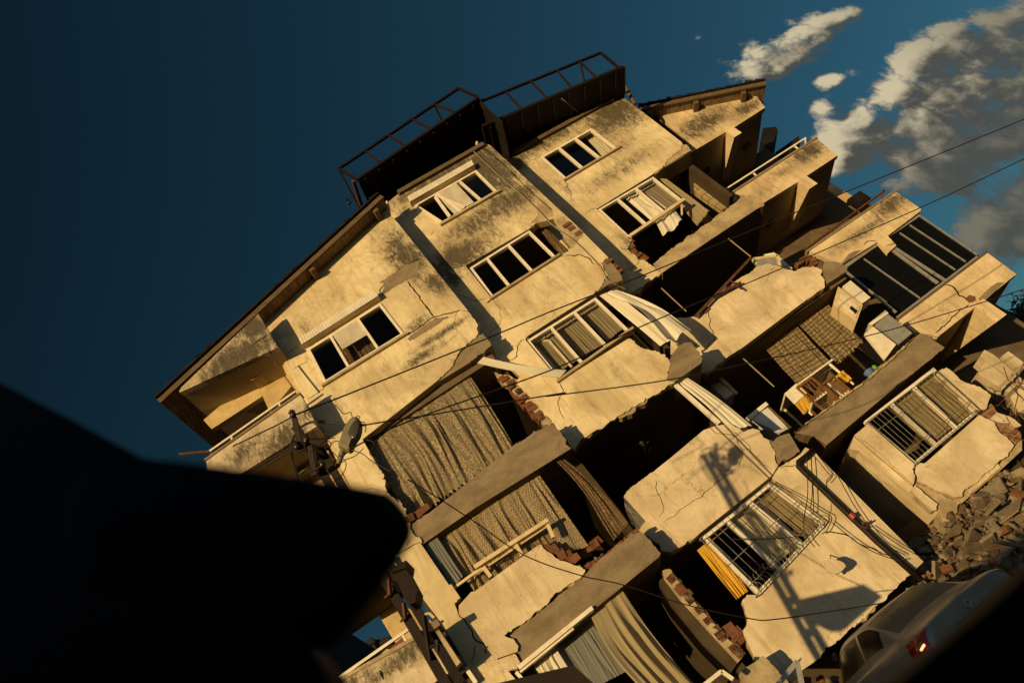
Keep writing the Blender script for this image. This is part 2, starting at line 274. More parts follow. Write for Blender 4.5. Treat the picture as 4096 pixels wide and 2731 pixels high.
# ------------------------------------------------------------------ mesh tools
class MB:
    def __init__(s): s.v = []; s.f = []; s.mi = []; s.uv = {}
    def quad(s, a, b, c, d, mi=0):
        n = len(s.v); s.v += [tuple(a), tuple(b), tuple(c), tuple(d)]; s.f.append((n, n + 1, n + 2, n + 3)); s.mi.append(mi)
    def hexa(s, p, mi=0):     # p: 8 corners, bottom 4 then top 4
        n = len(s.v); s.v += [tuple(q) for q in p]
        for f in ((0, 3, 2, 1), (4, 5, 6, 7), (0, 1, 5, 4), (1, 2, 6, 5), (2, 3, 7, 6), (3, 0, 4, 7)): s.f.append(tuple(n + i for i in f)); s.mi.append(mi)
    def box(s, x0, x1, y0, y1, z0, z1, mi=0):
        s.hexa([(x0, y0, z0), (x1, y0, z0), (x1, y1, z0), (x0, y1, z0), (x0, y0, z1), (x1, y0, z1), (x1, y1, z1), (x0, y1, z1)], mi)
    def obox(s, c, sx, sy, sz, rot, mi=0):
        c = Vector(c); q = [c + rot @ Vector((a * sx / 2, b * sy / 2, d * sz / 2)) for d in (-1, 1) for a, b in ((-1, -1), (1, -1), (1, 1), (-1, 1))]
        s.hexa(q, mi)
    def bar(s, p0, p1, w, y0, y1, mi=0):       # prism along a segment of the XZ plane
        a = Vector((p0[0], p0[1])); b = Vector((p1[0], p1[1])); d = (b - a).normalized(); n = Vector((-d.y, d.x)) * w / 2
        q = [a - n, b - n, b + n, a + n]
        s.hexa([(k.x, y0, k.y) for k in q] + [(k.x, y1, k.y) for k in q], mi)
    def rod(s, p0, p1, w, mi=0, h=None):        # square bar between two points
        p0 = Vector(p0); p1 = Vector(p1); d = (p1 - p0).normalized(); up = Vector((0, 0, 1)) if abs(d.z) < .9 else Vector((0, 1, 0))
        x = d.cross(up).normalized() * w / 2; y = d.cross(x).normalized() * (h or w) / 2
        s.hexa([p0 - x - y, p0 + x - y, p0 + x + y, p0 - x + y, p1 - x - y, p1 + x - y, p1 + x + y, p1 - x + y], mi)
    def tube(s, pts, r, n=8, mi=0, caps=True):
        pts = [Vector(p) for p in pts]; rings = []; u = None
        for i, p in enumerate(pts):
            d = (pts[min(i + 1, len(pts) - 1)] - pts[max(i - 1, 0)]).normalized()
            if u is None: u = d.orthogonal().normalized()
            u = (u - d * u.dot(d)).normalized(); v = d.cross(u); rr = r[i] if isinstance(r, (list, tuple)) else r
            k = len(s.v); rings.append(k)
            s.v += [tuple(p + (u * math.cos(2 * math.pi * j / n) + v * math.sin(2 * math.pi * j / n)) * rr) for j in range(n)]
        for a, b in zip(rings, rings[1:]):
            for j in range(n): s.f.append((a + j, a + (j + 1) % n, b + (j + 1) % n, b + j)); s.mi.append(mi)
        if caps:
            s.f.append(tuple(rings[0] + j for j in reversed(range(n)))); s.mi.append(mi); s.f.append(tuple(rings[-1] + j for j in range(n))); s.mi.append(mi)
    def poly(s, outer, holes, y0, y1, mi=0, me=None, mb=None):
        """polygon of the XZ plane with holes, from front y0 to back y1"""
        me = mi if me is None else me; mb = me if mb is None else mb
        loops = [[Vector((p[0], p[1], 0)) for p in l] for l in [outer] + list(holes)]
        tris = tessellate_polygon(loops); flat = [p for l in loops for p in l]; n = len(s.v); k = len(flat)
        s.v += [(p.x, y0, p.y) for p in flat] + [(p.x, y1, p.y) for p in flat]
        for t in tris:
            s.f.append(tuple(n + i for i in t)); s.mi.append(mi)
            s.f.append(tuple(n + k + i for i in reversed(t))); s.mi.append(mb)
        o = 0
        for l in loops:
            for i in range(len(l)):
                a = o + i; b = o + (i + 1) % len(l); s.f.append((n + a, n + b, n + k + b, n + k + a)); s.mi.append(me)
            o += len(l)
    def build(s, name, mats, parent=None, smooth=False):
        me = bpy.data.meshes.new(name); me.from_pydata(s.v, [], s.f)
        if not isinstance(mats, (list, tuple)): mats = [mats]
        for q in mats: me.materials.append(M[q] if isinstance(q, str) else q)
        me.polygons.foreach_set('material_index', s.mi)
        bm = bmesh.new(); bm.from_mesh(me); bmesh.ops.recalc_face_normals(bm, faces=bm.faces); bm.to_mesh(me); bm.free()
        if smooth: me.polygons.foreach_set('use_smooth', [True] * len(me.polygons))
        o = bpy.data.objects.new(name, me); COL.objects.link(o)
        if parent: o.parent = parent; o.matrix_parent_inverse = Matrix.Translation(parent.matrix_world.translation if False else (0, 0, 0))
        return o
def tag(o, label=None, cat=None, group=None, kind=None):
    if label: o['label'] = label
    if cat: o['category'] = cat
    if group: o['group'] = group
    if kind: o['kind'] = kind
    return o
def empty(name, label, cat, group=None):
    o = bpy.data.objects.new(name, None); COL.objects.link(o); o.empty_display_size = .2
    return tag(o, label, cat, group)
rnd = random.Random(7)
def rag(pts, amp=.035, step=.045, seed=1):
    """roughen the edges flagged '~' (the edge that ends in that point)"""
    out = []; n = len(pts)
    for i in range(n):
        p = pts[i - 1]; q = pts[i]
        if q[2]:
            a = Vector(p[:2]); b = Vector(q[:2]); d = b - a; k = max(2, int(d.length / step)); nn = Vector((-d.y, d.x)).normalized()
            for j in range(1, k):
                c = a + d * (j / k)
                e = mn.noise(Vector((c.x * 4, c.y * 4, seed))) * amp * 1.3 + mn.noise(Vector((c.x * 14, c.y * 14, seed + 5))) * amp * .9
                c = c + nn * (e + rnd.uniform(-.45, .45) * amp) + d.normalized() * rnd.uniform(-.3, .3) * step
                out.append((c.x, c.y))
        out.append((q[0], q[1]))
    return out
def wall(mb, outer, holes, Y, t=.2, mi=0, me=1, amp=.035, seed=1):
    if t > .15 and any(p[2] for p in outer) and mi != me:      # render coat over a core that breaks along its own line
        mb.poly(rag(outer, amp, seed=seed), [rag(h, amp, seed=seed + 1) for h in holes], Y, Y + .04, mi, mi)
        mb.poly(rag(outer, amp * 2.1, .09, seed=seed + 40), [rag(h, amp * 1.8, .09, seed=seed + 41) for h in holes], Y + .0405, Y + t, me, me)
    else:
        mb.poly(rag(outer, amp, seed=seed), [rag(h, amp, seed=seed + 1) for h in holes], Y, Y + t, mi, me)
def crack(mb, pts, Y, w=.022, mi=2, seed=0, amp=.03):
    """a gaping crack: a jagged tapering dark strip let into the plaster"""
    q = [(p[0], p[1], True) for p in pts]; q[0] = (*q[0][:2], False)
    line = []
    for i in range(1, len(q)):
        a = Vector(q[i - 1][:2]); b = Vector(q[i][:2]); d = b - a; k = max(1, int(d.length / .07)); nn = Vector((-d.y, d.x)).normalized()
        for j in range(k):
            c = a + d * (j / k); e = (mn.noise(Vector((c.x * 9, c.y * 9, seed))) * amp * 1.6) if (i > 1 or j > 0) else 0
            line.append(c + nn * e)
    line.append(Vector(q[-1][:2])); n = len(line); base_i = len(mb.v)
    for i, c in enumerate(line):
        d = (line[min(i + 1, n - 1)] - line[max(i - 1, 0)]); d = d.normalized() if d.length > 1e-6 else Vector((1, 0)); nn = Vector((-d.y, d.x))
        ww = w * (.35 + .9 * abs(mn.noise(Vector((c.x * 6, c.y * 6, seed + 3)))) + .35) * (1 if 0 < i < n - 1 else .25) / 2
        mb.v += [((c + nn * ww).x, Y - .0025, (c + nn * ww).y), ((c - nn * ww).x, Y - .0025, (c - nn * ww).y)]
    for i in range(n - 1):
        a = base_i + 2 * i; mb.f.append((a, a + 1, a + 3, a + 2)); mb.mi.append(mi)
M['crack'] = base('crack_shadow', (.018, .012, .007), .95, 0, .05)[0]
def bricks(mb, pts, Y, n, mi=0, depth=.17, size=(.2, .14), jit=.5, seed=0):
    r = random.Random(seed); tot = sum((Vector(pts[i + 1][:2]) - Vector(pts[i][:2])).length for i in range(len(pts) - 1)); acc = []
    for k in range(n):
        t = (k + .5) / n * tot; i = 0
        while i < len(pts) - 2 and t > (Vector(pts[i + 1][:2]) - Vector(pts[i][:2])).length: t -= (Vector(pts[i + 1][:2]) - Vector(pts[i][:2])).length; i += 1
        a = Vector(pts[i][:2]); b = Vector(pts[i + 1][:2]); c = a + (b - a).normalized() * t
        rot = Matrix.Rotation(r.uniform(-.35, .35) * jit, 3, 'Y') @ Matrix.Rotation(r.uniform(-.3, .3) * jit, 3, 'Z') @ Matrix.Rotation(r.uniform(-.3, .3) * jit, 3, 'X')
        mb.obox((c.x + r.uniform(-.03, .03), Y + depth / 2 + r.uniform(-.03, .06), c.y + r.uniform(-.03, .03)), size[0] * r.uniform(.8, 1.15), depth, size[1] * r.uniform(.85, 1.1), rot, mi)
def lerp(a, b, t): return (a[0] + (b[0] - a[0]) * t, a[1] + (b[1] - a[1]) * t)
YL, YA, YB, YC, YR = 12.36, 12.92, 13.5, 14.45, 15.8
BLD = empty('apartment_building', 'earthquake damaged cream apartment block with cracked stucco bays and open broken rooms', 'building')

def window(cor, Y, mull=(), fw=.065, depth=.09, rec=.05, panes=None, sill=True, mat='white', glassmat='glass', muw=None):
    """cor = TL, TR, BR, BL of the opening; panes: g glass, o open, s half shutter; parts under one window object"""
    TL, TR, BR, BL = [c[:2] for c in cor]; mb = MB(); y0 = Y + rec; y1 = y0 + depth; h = fw / 2
    ins = lambda p, q, t: lerp(p, q, t)
    W = (Vector(TR) - Vector(TL)).length; H = (Vector(BL) - Vector(TL)).length; fx = h / W; fy = h / H
    mb.bar(ins(TL, BL, fy), ins(TR, BR, fy), fw, y0, y1); mb.bar(ins(BL, TL, fy), ins(BR, TR, fy), fw, y0, y1)
    cols = [fx] + list(mull) + [1 - fx]
    for i, t in enumerate(cols):
        a = lerp(TL, TR, t); b = lerp(BL, BR, t); ww = fw if (i in (0, len(cols) - 1) or muw is None) else muw
        mb.bar(lerp(a, b, 2 * fy * .98), lerp(b, a, 2 * fy * .98), ww, y0 - .006 * (0 < i < len(cols) - 1), y1 - .004)
    o = mb.build('window', mat, BLD)
    panes = panes or 'g' * (len(cols) - 1)
    for i, k in enumerate(panes):
        a = lerp(TL, TR, cols[i]); b = lerp(TL, TR, cols[i + 1]); c = lerp(BL, BR, cols[i + 1]); d = lerp(BL, BR, cols[i])
        if k in 'gsn':
            # casement frame + pane
            f = MB(); s2 = .045
            q = [lerp(lerp(a, c, .02), lerp(b, d, .02), 0)] 
            A = lerp(lerp(a, d, fy * 1.9), lerp(b, c, fy * 1.9), fw / 2 / max(.2, W * (cols[i + 1] - cols[i]))); Bq = lerp(lerp(a, d, fy * 1.9), lerp(b, c, fy * 1.9), 1 - fw / 2 / max(.2, W * (cols[i + 1] - cols[i])))
            D = lerp(lerp(d, a, fy * 1.9), lerp(c, b, fy * 1.9), fw / 2 / max(.2, W * (cols[i + 1] - cols[i]))); Cq = lerp(lerp(d, a, fy * 1.9), lerp(c, b, fy * 1.9), 1 - fw / 2 / max(.2, W * (cols[i + 1] - cols[i])))
            g = MB(); ym = y0 + depth * .55
            g.hexa([(*[D[0]], ym, D[1]), (Cq[0], ym, Cq[1]), (Cq[0], ym + .012, Cq[1]), (D[0], ym + .012, D[1]), (A[0], ym, A[1]), (Bq[0], ym, Bq[1]), (Bq[0], ym + .012, Bq[1]), (A[0], ym + .012, A[1])])
            g.build('pane', glassmat, o)
    if sill:
        s = MB(); d = (Vector(BR) - Vector(BL)).normalized() * .07; a = Vector(BL) - d; b = Vector(BR) + d; dn = Vector((0, -.035))
        s.bar(a + dn, b + dn, .06, Y - .075, Y + rec + depth * .7); s.build('sill', 'concrete2', o)
    return o

def curtain(name, label, tl, tr, br, bl, mat, nf=10, amp=.06, cat='curtain', group=None, bow=(0, 0, 0), nu=90, nv=40, seed=0, flare=.0, zig=0., topamp=.35, twist=0., rag_b=0.):
    tl, tr, br, bl = [Vector(p) for p in (tl, tr, br, bl)]; bow = Vector(bow); mb = MB(); W = (tr - tl).length; H = (bl - tl).length; uvs = []
    nrm = (tr - tl).cross(bl - tl).normalized()
    if nrm.y > 0: nrm = -nrm
    Wu = max(W, (br - bl).length)
    for j in range(nv + 1):
        v = j / nv
        for i in range(nu + 1):
            u = i / nu
            uu = u + .018 * math.sin(u * 31 + seed + 2.2 * v) + .055 * mn.noise(Vector((u * 3.2, v * 1.1, seed))) + .02 * mn.noise(Vector((u * 9, v * 2.5, seed + 4)))
            p = (tl.lerp(tr, u)).lerp(bl.lerp(br, u), v) + bow * (math.sin(math.pi * v) * (1 - .4 * u))
            ph = uu * nf * 2 * math.pi + seed + .7 * mn.noise(Vector((u * 3, v * 2, seed + 3)))
            f = .38 * math.sin(ph) + 1.5 * mn.noise(Vector((uu * nf * 1.25, v * .9, seed + 9))) + .9 * mn.noise(Vector((uu * nf * 2.9, v * 1.6, seed + 15))) + .8 * mn.noise(Vector((u * 2.5, v * 2.2, seed + 30)))
            a = amp * (topamp + (1 - topamp) * min(1, v * 2.5)) * (1 + flare * v) * (.75 + 1.1 * mn.noise(Vector((u * 3.7, v * 1.3, seed + 21))))
            p = p + nrm * f * a
            if rag_b and j == nv: p = p + (tl - bl).normalized() * rag_b * (mn.noise(Vector((u * 30, seed, 0))) + .3 * math.sin(u * nf * 12))
            mb.v.append(tuple(p)); uvs.append((u * Wu * 1.6, v * H))
    for j in range(nv):
        for i in range(nu):
            a = j * (nu + 1) + i; mb.f.append((a, a + 1, a + nu + 2, a + nu + 1)); mb.mi.append(0)
    o = mb.build(name, mat, None, True)
    ul = o.data.uv_layers.new(name='UVMap')
    for lp in o.data.loops: ul.data[lp.index].uv = uvs[lp.vertex_index]
    return tag(o, label, cat, group)
# ------------------------------------------------------------------ ground
g = MB()
g.quad((-400, -400, 0), (600, -400, 0), (600, 600, 0), (-400, 600, 0))
tag(g.build('street_ground', mottled('asphalt', (.055, .05, .045), (.08, .07, .055), 3, .9, 0, .2, .4)), kind='structure')

# ------------------------------------------------------------------ bay A (left gable bay)
A_XL = -1.5
wA1 = P('Z5', '1098 348;1608 25;1775 240;1218 585', YA)
wA1 = [wA1[0], wA1[1], wA1[2], wA1[3]]
top = P('Z1', '1860 590;905 1515', YA)
outerA = ([top[0]] + [(top[1][0], top[1][1], False), (A_XL, top[1][1] - .05, False)] + [(A_XL - .02, 9.0 + CZ, False)] +
          P('Z5', '1400 1310', YA) + P('Y1', '850 610;~900 650;1270 1130', YA) + [(-1.25, 1.9, False), (-.30, 1.9, False)] +
          P('Y1', '1590 1290;~1520 1200;~1480 1110;~1390 1062;~1355 965;1390 940;1100 515;~1110 500;~1050 450;~1020 365;~990 250;~830 120', YA) + P('Z5', '1650 1340;~1640 1250;~1600 1180;1480 970', YA) +
          P('Z6', '610 1082;~650 1050;~700 1000;~750 900;~810 830;~890 760;~890 705;~868 655;345 0', YA) + P('Z1', '1875 690', YA))
b = MB(); wall(b, outerA, [wA1], YA, .2, 0, 1, seed=2)
crack(b, P('Z6', '205 400;245 385;370 290;490 235', YA), YA, .03, 2, 1)
crack(b, P('Z6', '240 400;215 450;205 495', YA), YA, .03, 2, 2); crack(b, P('Z6', '398 392;450 450;500 530;583 640', YA), YA, .035, 2, 3)
crack(b, P('Z6', '385 770;470 720;545 670;590 640;650 625;700 615;770 590', YA), YA, .03, 2, 4); crack(b, P('Z6', '770 590;830 610;868 660', YA), YA, .014, 2, 5)
crack(b, P('Z5', '950 385;1010 330;1050 330', YA), YA, .012, 2, 6); crack(b, P('Z5', '1215 600;1170 650;1090 690', YA), YA, .015, 2, 7); crack(b, P('Z5', '1000 490;1040 455;1110 430', YA), YA, .01, 2, 8)
crack(b, P('Z6', '490 235;495 200;470 165', YA), YA, .014, 2, 9); crack(b, P('Z6', '640 850;750 760;730 640;760 590', YA), YA, .008, 2, 10)
crack(b, P('Y1', '870 520;900 570;935 590;1010 550;1060 515;1110 500', YA), YA, .018, 2, 11); crack(b, P('Y1', '1045 465;995 520;1010 555', YA), YA, .014, 2, 12)
crack(b, P('Y1', '940 470;900 520;875 545', YA), YA, .012, 2, 13); crack(b, P('Y1', '650 115;690 100;760 105;810 125', YA), YA, .012, 2, 14)
crack(b, P('Y1', '1390 1062;1450 1120;1500 1210;1590 1295', YA), YA, .03, 2, 15); crack(b, P('Y1', '1520 1270;1500 1370;1470 1420', YA), YA, .02, 2, 16)
b.build('wall', ['A', 'concrete2', 'crack'], BLD)
# bare band where the render fell off above the shutter
b = MB(); pch = P('Z6', '205 400;~245 378;~370 292;~490 240;~480 300;~460 345;~400 385;~330 420;~270 462;208 500;~240 440;~238 408', YA)
b.poly(rag(pch, .02, seed=4), [], YA - .006, YA - .001, 0); b.build('bare_render_patch', 'concrete', BLD); b = MB()
b.poly(rag(P('Z6', '400 790;~520 700;~600 645;~690 640;~600 700;~500 760;~420 810', YA), .03, seed=14), [], YA - .005, YA - .001, 0)
b.build('bare_render_patch', 'concrete', BLD)
# beams of bay A
bm_ = MB(); cA = P('Z6', '620 1082;700 990;760 900;820 830;890 765;930 750;~960 790;~985 830;~930 885;~820 960', YA); bm_.poly(rag(cA, .03, seed=6), [], YA + .03, YA + .5, 0); bm_.build('beam', 'concrete', BLD)
sA = P('Y1', '1020 365;~1170 270', YA) + P('Z6', '1125 1540;~1280 1440;~1415 1375;~1450 1420;~1505 1490;~1500 1520', YA) + P('Y2', '585 135;0 497', YA) + P('Y1', '1110 515;~1055 450', YA)
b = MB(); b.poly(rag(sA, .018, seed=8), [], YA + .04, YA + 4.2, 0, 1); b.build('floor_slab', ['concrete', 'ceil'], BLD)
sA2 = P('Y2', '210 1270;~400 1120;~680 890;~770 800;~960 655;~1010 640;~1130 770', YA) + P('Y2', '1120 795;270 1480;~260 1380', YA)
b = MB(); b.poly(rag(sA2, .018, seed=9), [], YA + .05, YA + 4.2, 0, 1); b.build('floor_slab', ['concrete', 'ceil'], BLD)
# spandrel under the lower lace curtain
sp = P('Y1', '1480 880', YA) + P('Y2', '0 1008;385 728;~450 772;~520 825;~600 850;~672 880;~640 930;~480 1030;~400 1120;~300 1200;~200 1255;~110 1340', YA) + P('Y1', '1590 1295;~1500 1210;~1450 1115;~1395 1055;~1385 985', YA)
b = MB(); wall(b, sp, [], YA - .002, .2, 0, 1, .025, seed=11); crack(b, P('Y2', '75 1340;65 1370;80 1430', YA), YA, .03, 2, 17)
bl_ = P('Y2', '70 1360;~110 1325;~180 1280;~235 1300;~265 1345;~260 1375;70 1440', YA); wall(b, bl_, [], YA - .01, .16, 0, 1, .02, seed=12)
bl_ = P('Y2', '85 1445;240 1390;~275 1440;~255 1480;~180 1500;120 1520', YA); wall(b, bl_, [], YA - .012, .16, 0, 1, .02, seed=13)
b.build('wall', ['low', 'concrete2', 'crack'], BLD)
for zq, tq, dq, nq, dep, szq, jq, sq in (('Y2', '390 730;470 745;520 780;620 820', .01, 9, .16, (.17, .15), .5, 3), ('Y2', '660 860;740 810;820 760;980 640', .1, 11, .18, (.2, .07), .4, 4), ('Y2', '640 790;740 720', .4, 5, .2, (.26, .14), .9, 5), ('Y1', '1000 340;1060 290;1140 230', .03, 4, .17, (.2, .15), .3, 6), ('Y1', '1290 1090;1380 1030', .05, 3, .17, (.16, .12), .6, 16)):
    b = MB(); bricks(b, P(zq, tq, YA + (dq if dq > .3 else 0)), YA + dq, nq, 0, dep, szq, jq, sq); b.build('broken_brickwork', 'brick1', BLD)
# window, shutter boxes
def shutter_box(cor, Y, out, drop):
    TL, TR, BR, BL = [c[:2] for c in cor]; b = MB(); n = 30
    for i in range(n):
        a, c, d, e = lerp(TL, TR, i / n), lerp(TL, TR, (i + .86) / n), lerp(BL, BR, (i + .86) / n), lerp(BL, BR, i / n)
        b.hexa([(e[0], Y - out, e[1]), (d[0], Y - out, d[1]), (d[0], Y - out + .03, d[1]), (e[0], Y - out + .03, e[1]), (a[0], Y - out, a[1]), (c[0], Y - out, c[1]), (c[0], Y - out + .03, c[1]), (a[0], Y - out + .03, a[1])], 0)
    b.hexa([(BL[0], Y - out + .012, BL[1]), (BR[0], Y - out + .012, BR[1]), (BR[0], Y - .003, BR[1]), (BL[0], Y - .003, BL[1]), (TL[0], Y - out + .012, TL[1]), (TR[0], Y - out + .012, TR[1]), (TR[0], Y - .003, TR[1]), (TL[0], Y - .003, TL[1])], 1)
    return b.build('shutter_box', ['slat', 'beige'], BLD)
YS = YA - .2
shutter_box([P('Z5', '1035 265', YS)[0], P('Z6', '165 452', YS)[0], P('Z6', '198 490', YS)[0], P('Z5', '1056 308', YS)[0]], YA, .2, .1)
oA = window(wA1, YA, (.305, .675), .06, .1, -.03, 'ggg', True)
def slats(parent, cor, y, n=16):
    TL, TR, BR, BL = [c[:2] for c in cor]; b = MB()
    for j in range(n):
        a, c = lerp(TL, BL, j / n), lerp(TR, BR, j / n); d, e = lerp(TR, BR, (j + .9) / n), lerp(TL, BL, (j + .9) / n)
        b.hexa([(e[0], y - .012, e[1]), (d[0], y - .012, d[1]), (d[0], y + .01, d[1]), (e[0], y + .01, e[1]), (a[0], y, a[1]), (c[0], y, c[1]), (c[0], y + .01, c[1]), (a[0], y + .01, a[1])])
    return b.build('roller_shutter', 'slat', parent)
slats(oA, P('Z5', '1268 238;1435 130;1518 240;1342 345', YA - .02), YA - .02)

# ------------------------------------------------------------------ bay B
wB1 = P('Z2', '640 1300;1095 1055;1250 1210;850 1440', YB); wB1[0] = P('Z2', '648 1310', YB)[0]
wB2full = P('Z6', '805 283;1250 25;~1300 -15;1420 -45;~1460 20;~1510 90;~1545 165;~1500 192;1465 212;985 508', YB)
wB2 = P('Z6', '830 290;1248 28;1442 218;990 505', YB)
wB3 = P('Z6', '1228 797;1710 495', YB) + P('Z7', '558 728', YB) + P('Z6', '1455 1078', YB)
outerB = ([(2.5, P('Z2', '445 1310', YB)[0][1], False)] + P('Z2', '530 1222;640 1140;1130 862;1192 868;1815 1447', YB) + P('Z6', '1802 228;~1750 268;~1785 325;~1800 345;~1770 400;~1740 440;~1700 478', YB) +
          P('Z6', '1240 770;~1222 800;1450 1072', YB) + P('Z7', '60 1095;545 790;~620 842;~700 872;~805 905;~832 950;~812 1080;870 1092;~600 1260;~330 1422;~300 1440;~215 1492', YB) +
          P('Z6', '1560 1565;~1500 1490;~1430 1392;~1350 1310;~1290 1230;~1200 1140;~1165 1080;~1185 1055', YB) + P('Z6', '1070 940;1010 1010', YB) + [(2.5, P('Z6', '1010 1010', YB)[0][1], False)])
b = MB(); wall(b, outerB, [wB1, wB2full], YB, .22, 0, 1, seed=21)
for i, (z, t, ww) in enumerate([('Z6', '1500 210;1560 215;1600 205;1660 230;1690 265;1710 275', .03), ('Z6', '750 290;780 285;815 280', .02), ('Z6', '745 475;800 500;880 530;950 510', .014), ('Z6', '990 510;1040 580;1055 640;1040 700;985 740', .010),
                               ('Z6', '1110 950;1160 915;1170 850;1195 800;1225 795', .02), ('Z6', '1460 1090;1485 1150;1450 1210;1460 1290;1495 1355', .016), ('Z2', '1255 1215;1290 1250;1335 1265', .012), ('Z6', '950 545;985 515', .05), ('Z6', '575 60;560 75;580 40', .012)]):
    crack(b, P(z, t, YB), YB, ww, 2, 30 + i)
b.build('wall', ['B', 'concrete2', 'crack'], BLD)
b = MB(); b.poly(rag(P('Z2', '1530 1270;~1560 1245;~1640 1330;~1650 1380;~1560 1420;~1480 1445;~1540 1380', YB), .02, seed=5), [], YB - .006, YB - .001, 0); b.build('bare_render_patch', 'concrete2', BLD); b = MB()
b.poly(rag(P('Z6', '1430 -40;~1480 -60;~1600 30;~1625 75;~1590 105;~1545 165;~1500 90;~1455 20', YB), .02, seed=7), [], YB - .007, YB - .002, 0); b.build('bare_render_patch', 'concrete2', BLD)
b = MB(); bricks(b, P('Z6', '1490 -10;1560 40;1600 75', YB), YB - .02, 3, 0, .12, (.2, .13), .3, 8); b.build('broken_brickwork', 'brick1', BLD); b = MB(); bricks(b, P('Z6', '1790 245;1830 275;1880 320', YB), YB + .03, 4, 0, .14, (.18, .1), .5, 9)
b.build('broken_brickwork', 'brick1', BLD)
# concrete corner ends left bare at the right edge of the bay
b = MB(); b.poly(rag(P('Z6', '1752 268;~1800 235;~1850 290;~1885 335;~1900 380;~1800 410;~1700 470;~1760 410;~1800 345', YB), .02, seed=31), [], YB + .02, YB + .9, 0); b.build('beam', 'concrete', BLD); b = MB()
b.poly(rag(P('Z7', '825 948;~870 870;~930 818;~985 812;~1042 880;~1062 925;~1050 962;870 1088;~812 1080;~832 1000', YB), .02, seed=32), [], YB + .012, YB + .9, 0); b.build('beam', 'concrete', BLD)
# brick return of the party wall beside the lace curtain
pw = P('Z6', '1000 1015;~1050 1035;~1100 1040;~1175 1085;~1200 1140;~1290 1230;~1350 1310;~1435 1395;~1400 1400;~1340 1380;~1230 1240;~1100 1120;~1040 1085', YB)
b = MB(); b.poly(rag(pw, .02, seed=33), [], YB + .02, YB + .2, 0); bricks(b, P('Z6', '1040 1060;1110 1090;1180 1180;1260 1280;1370 1370', YB), YB + .0, 15, 1, .17, (.18, .13), .35, 11); bricks(b, P('Z6', '1110 1100;1200 1190;1300 1320;1350 1350', YB), YB - .012, 6, 2, .1, (.13, .12), .1, 12)
b.build('broken_brickwork', ['concrete2', 'brick1', 'hollow'], BLD)
# windows of bay B
YS = YB - .2
shutter_box([P('Z2', '597 1240', YS)[0], P('Z2', '1062 978', YS)[0], P('Z2', '1080 1010', YS)[0], P('Z2', '612 1280', YS)[0]], YB, .2, .1)
o = window(wB1, YB, (.35, .71), .06, .1, -.03, 'ogg'); slats(o, P('Z2', '800 1225;945 1140;1078 1285;935 1370', YB - .02), YB - .02, 18)
b = MB(); b.bar(*[p[:2] for p in P('Z2', '795 1232;1012 1320', YB - .05)], .07, YB - .075, YB - .045); b.bar(*[p[:2] for p in P('Z2', '800 1250;905 1395', YB - .06)], .09, YB - .10, YB - .08); b.build('loose_frame_bar', 'white', o)
window(wB2, YB, (.275, .63), .06, .1, .05, 'goo'); window(wB3, YB, (.335, .675), .06, .1, .05, 'ggg')
o = MB(); 
for t in ('1268 815;1385 805', '1385 805;1545 990', '1268 815;1440 1015'):
    q = P('Z6', t, YB + .32); o.bar(q[0][:2], q[1][:2], .05, YB + .3, YB + .35)
o.build('open_casement', 'white', BLD)
# parapet left standing on the floor below
b4 = P('Y2', '905 432;~925 400;~985 355;~1045 310;~1100 270;1200 190;1390 30', YB) + P('Z7', '1160 1395;~1260 1388;~1350 1440;~1410 1415', YB) + P('Y3', '360 30;~385 75;~420 90;~440 140;~460 170;~455 200;~475 245;~440 305;430 312;0 655', YB) + P('Y2', '1330 690;~1290 705;~1250 740;~1200 770;~1140 765;~1120 720;~1000 640;~940 560;~912 500', YB)
b = MB(); wall(b, b4, [], YB, .2, 0, 1, .02, seed=41)
for i, (z, t, ww) in enumerate([('Y2', '1630 165;1610 250;1500 330;1400 410;1290 490;1150 590', .012), ('Y2', '1100 330;1110 400;1140 470;1150 520;1120 560', .012), ('Y3', '30 0;100 50;200 60;260 150;310 140', .012), ('Y3', '200 30;260 90;300 130;330 190;400 250;440 270', .012)]): crack(b, P(z, t, YB), YB, ww, 2, 50 + i)
b.build('parapet', ['low', 'concrete2', 'crack'], BLD)
b = MB(); b.poly(rag(P('Y3', '415 85;~440 95;~480 65;~545 45;610 155;~560 190;~500 210;475 245;~455 180;~440 130', YB), .02, seed=45), [], YB + .03, YB + 1.2, 0); b.build('column_stub', 'concrete', BLD)
# lowest wall with the grille window
wE = P('Y3', '0 690;430 335;770 600;310 1050', YB)
wEh = P('Y3', '18 672;425 338;775 592;360 1030', YB)
eo = P('Y3', '440 318;~480 255;~540 225;~590 190;~640 135;690 155;800 270;1360 830;1300 885;~1170 1010;~980 1190;~830 1310;~760 1350;~720 1420;620 1490;~560 1560;~380 1560;~335 1425;~285 1310;~262 1245;~290 1180;~255 1070;~285 1030;360 1032;775 592', YB)
b = MB(); wall(b, eo, [], YB, .2, 0, 1, .025, seed=51)
for i, (t, ww) in enumerate([('455 250;500 255;560 250;620 240', .014), ('800 270;800 300;775 340;760 390', .02), ('800 470;800 520;780 540;790 580;750 640', .014), ('750 650;830 650;900 670;960 715;1050 750;1130 790', .02), ('800 650;850 655;960 700', .01)]): crack(b, P('Y3', t, YB), YB, ww, 2, 60 + i)
b.build('wall', ['low', 'concrete2', 'crack'], BLD)
window(wEh, YB, (.33, .66), .07, .1, .06, 'ggg', False)
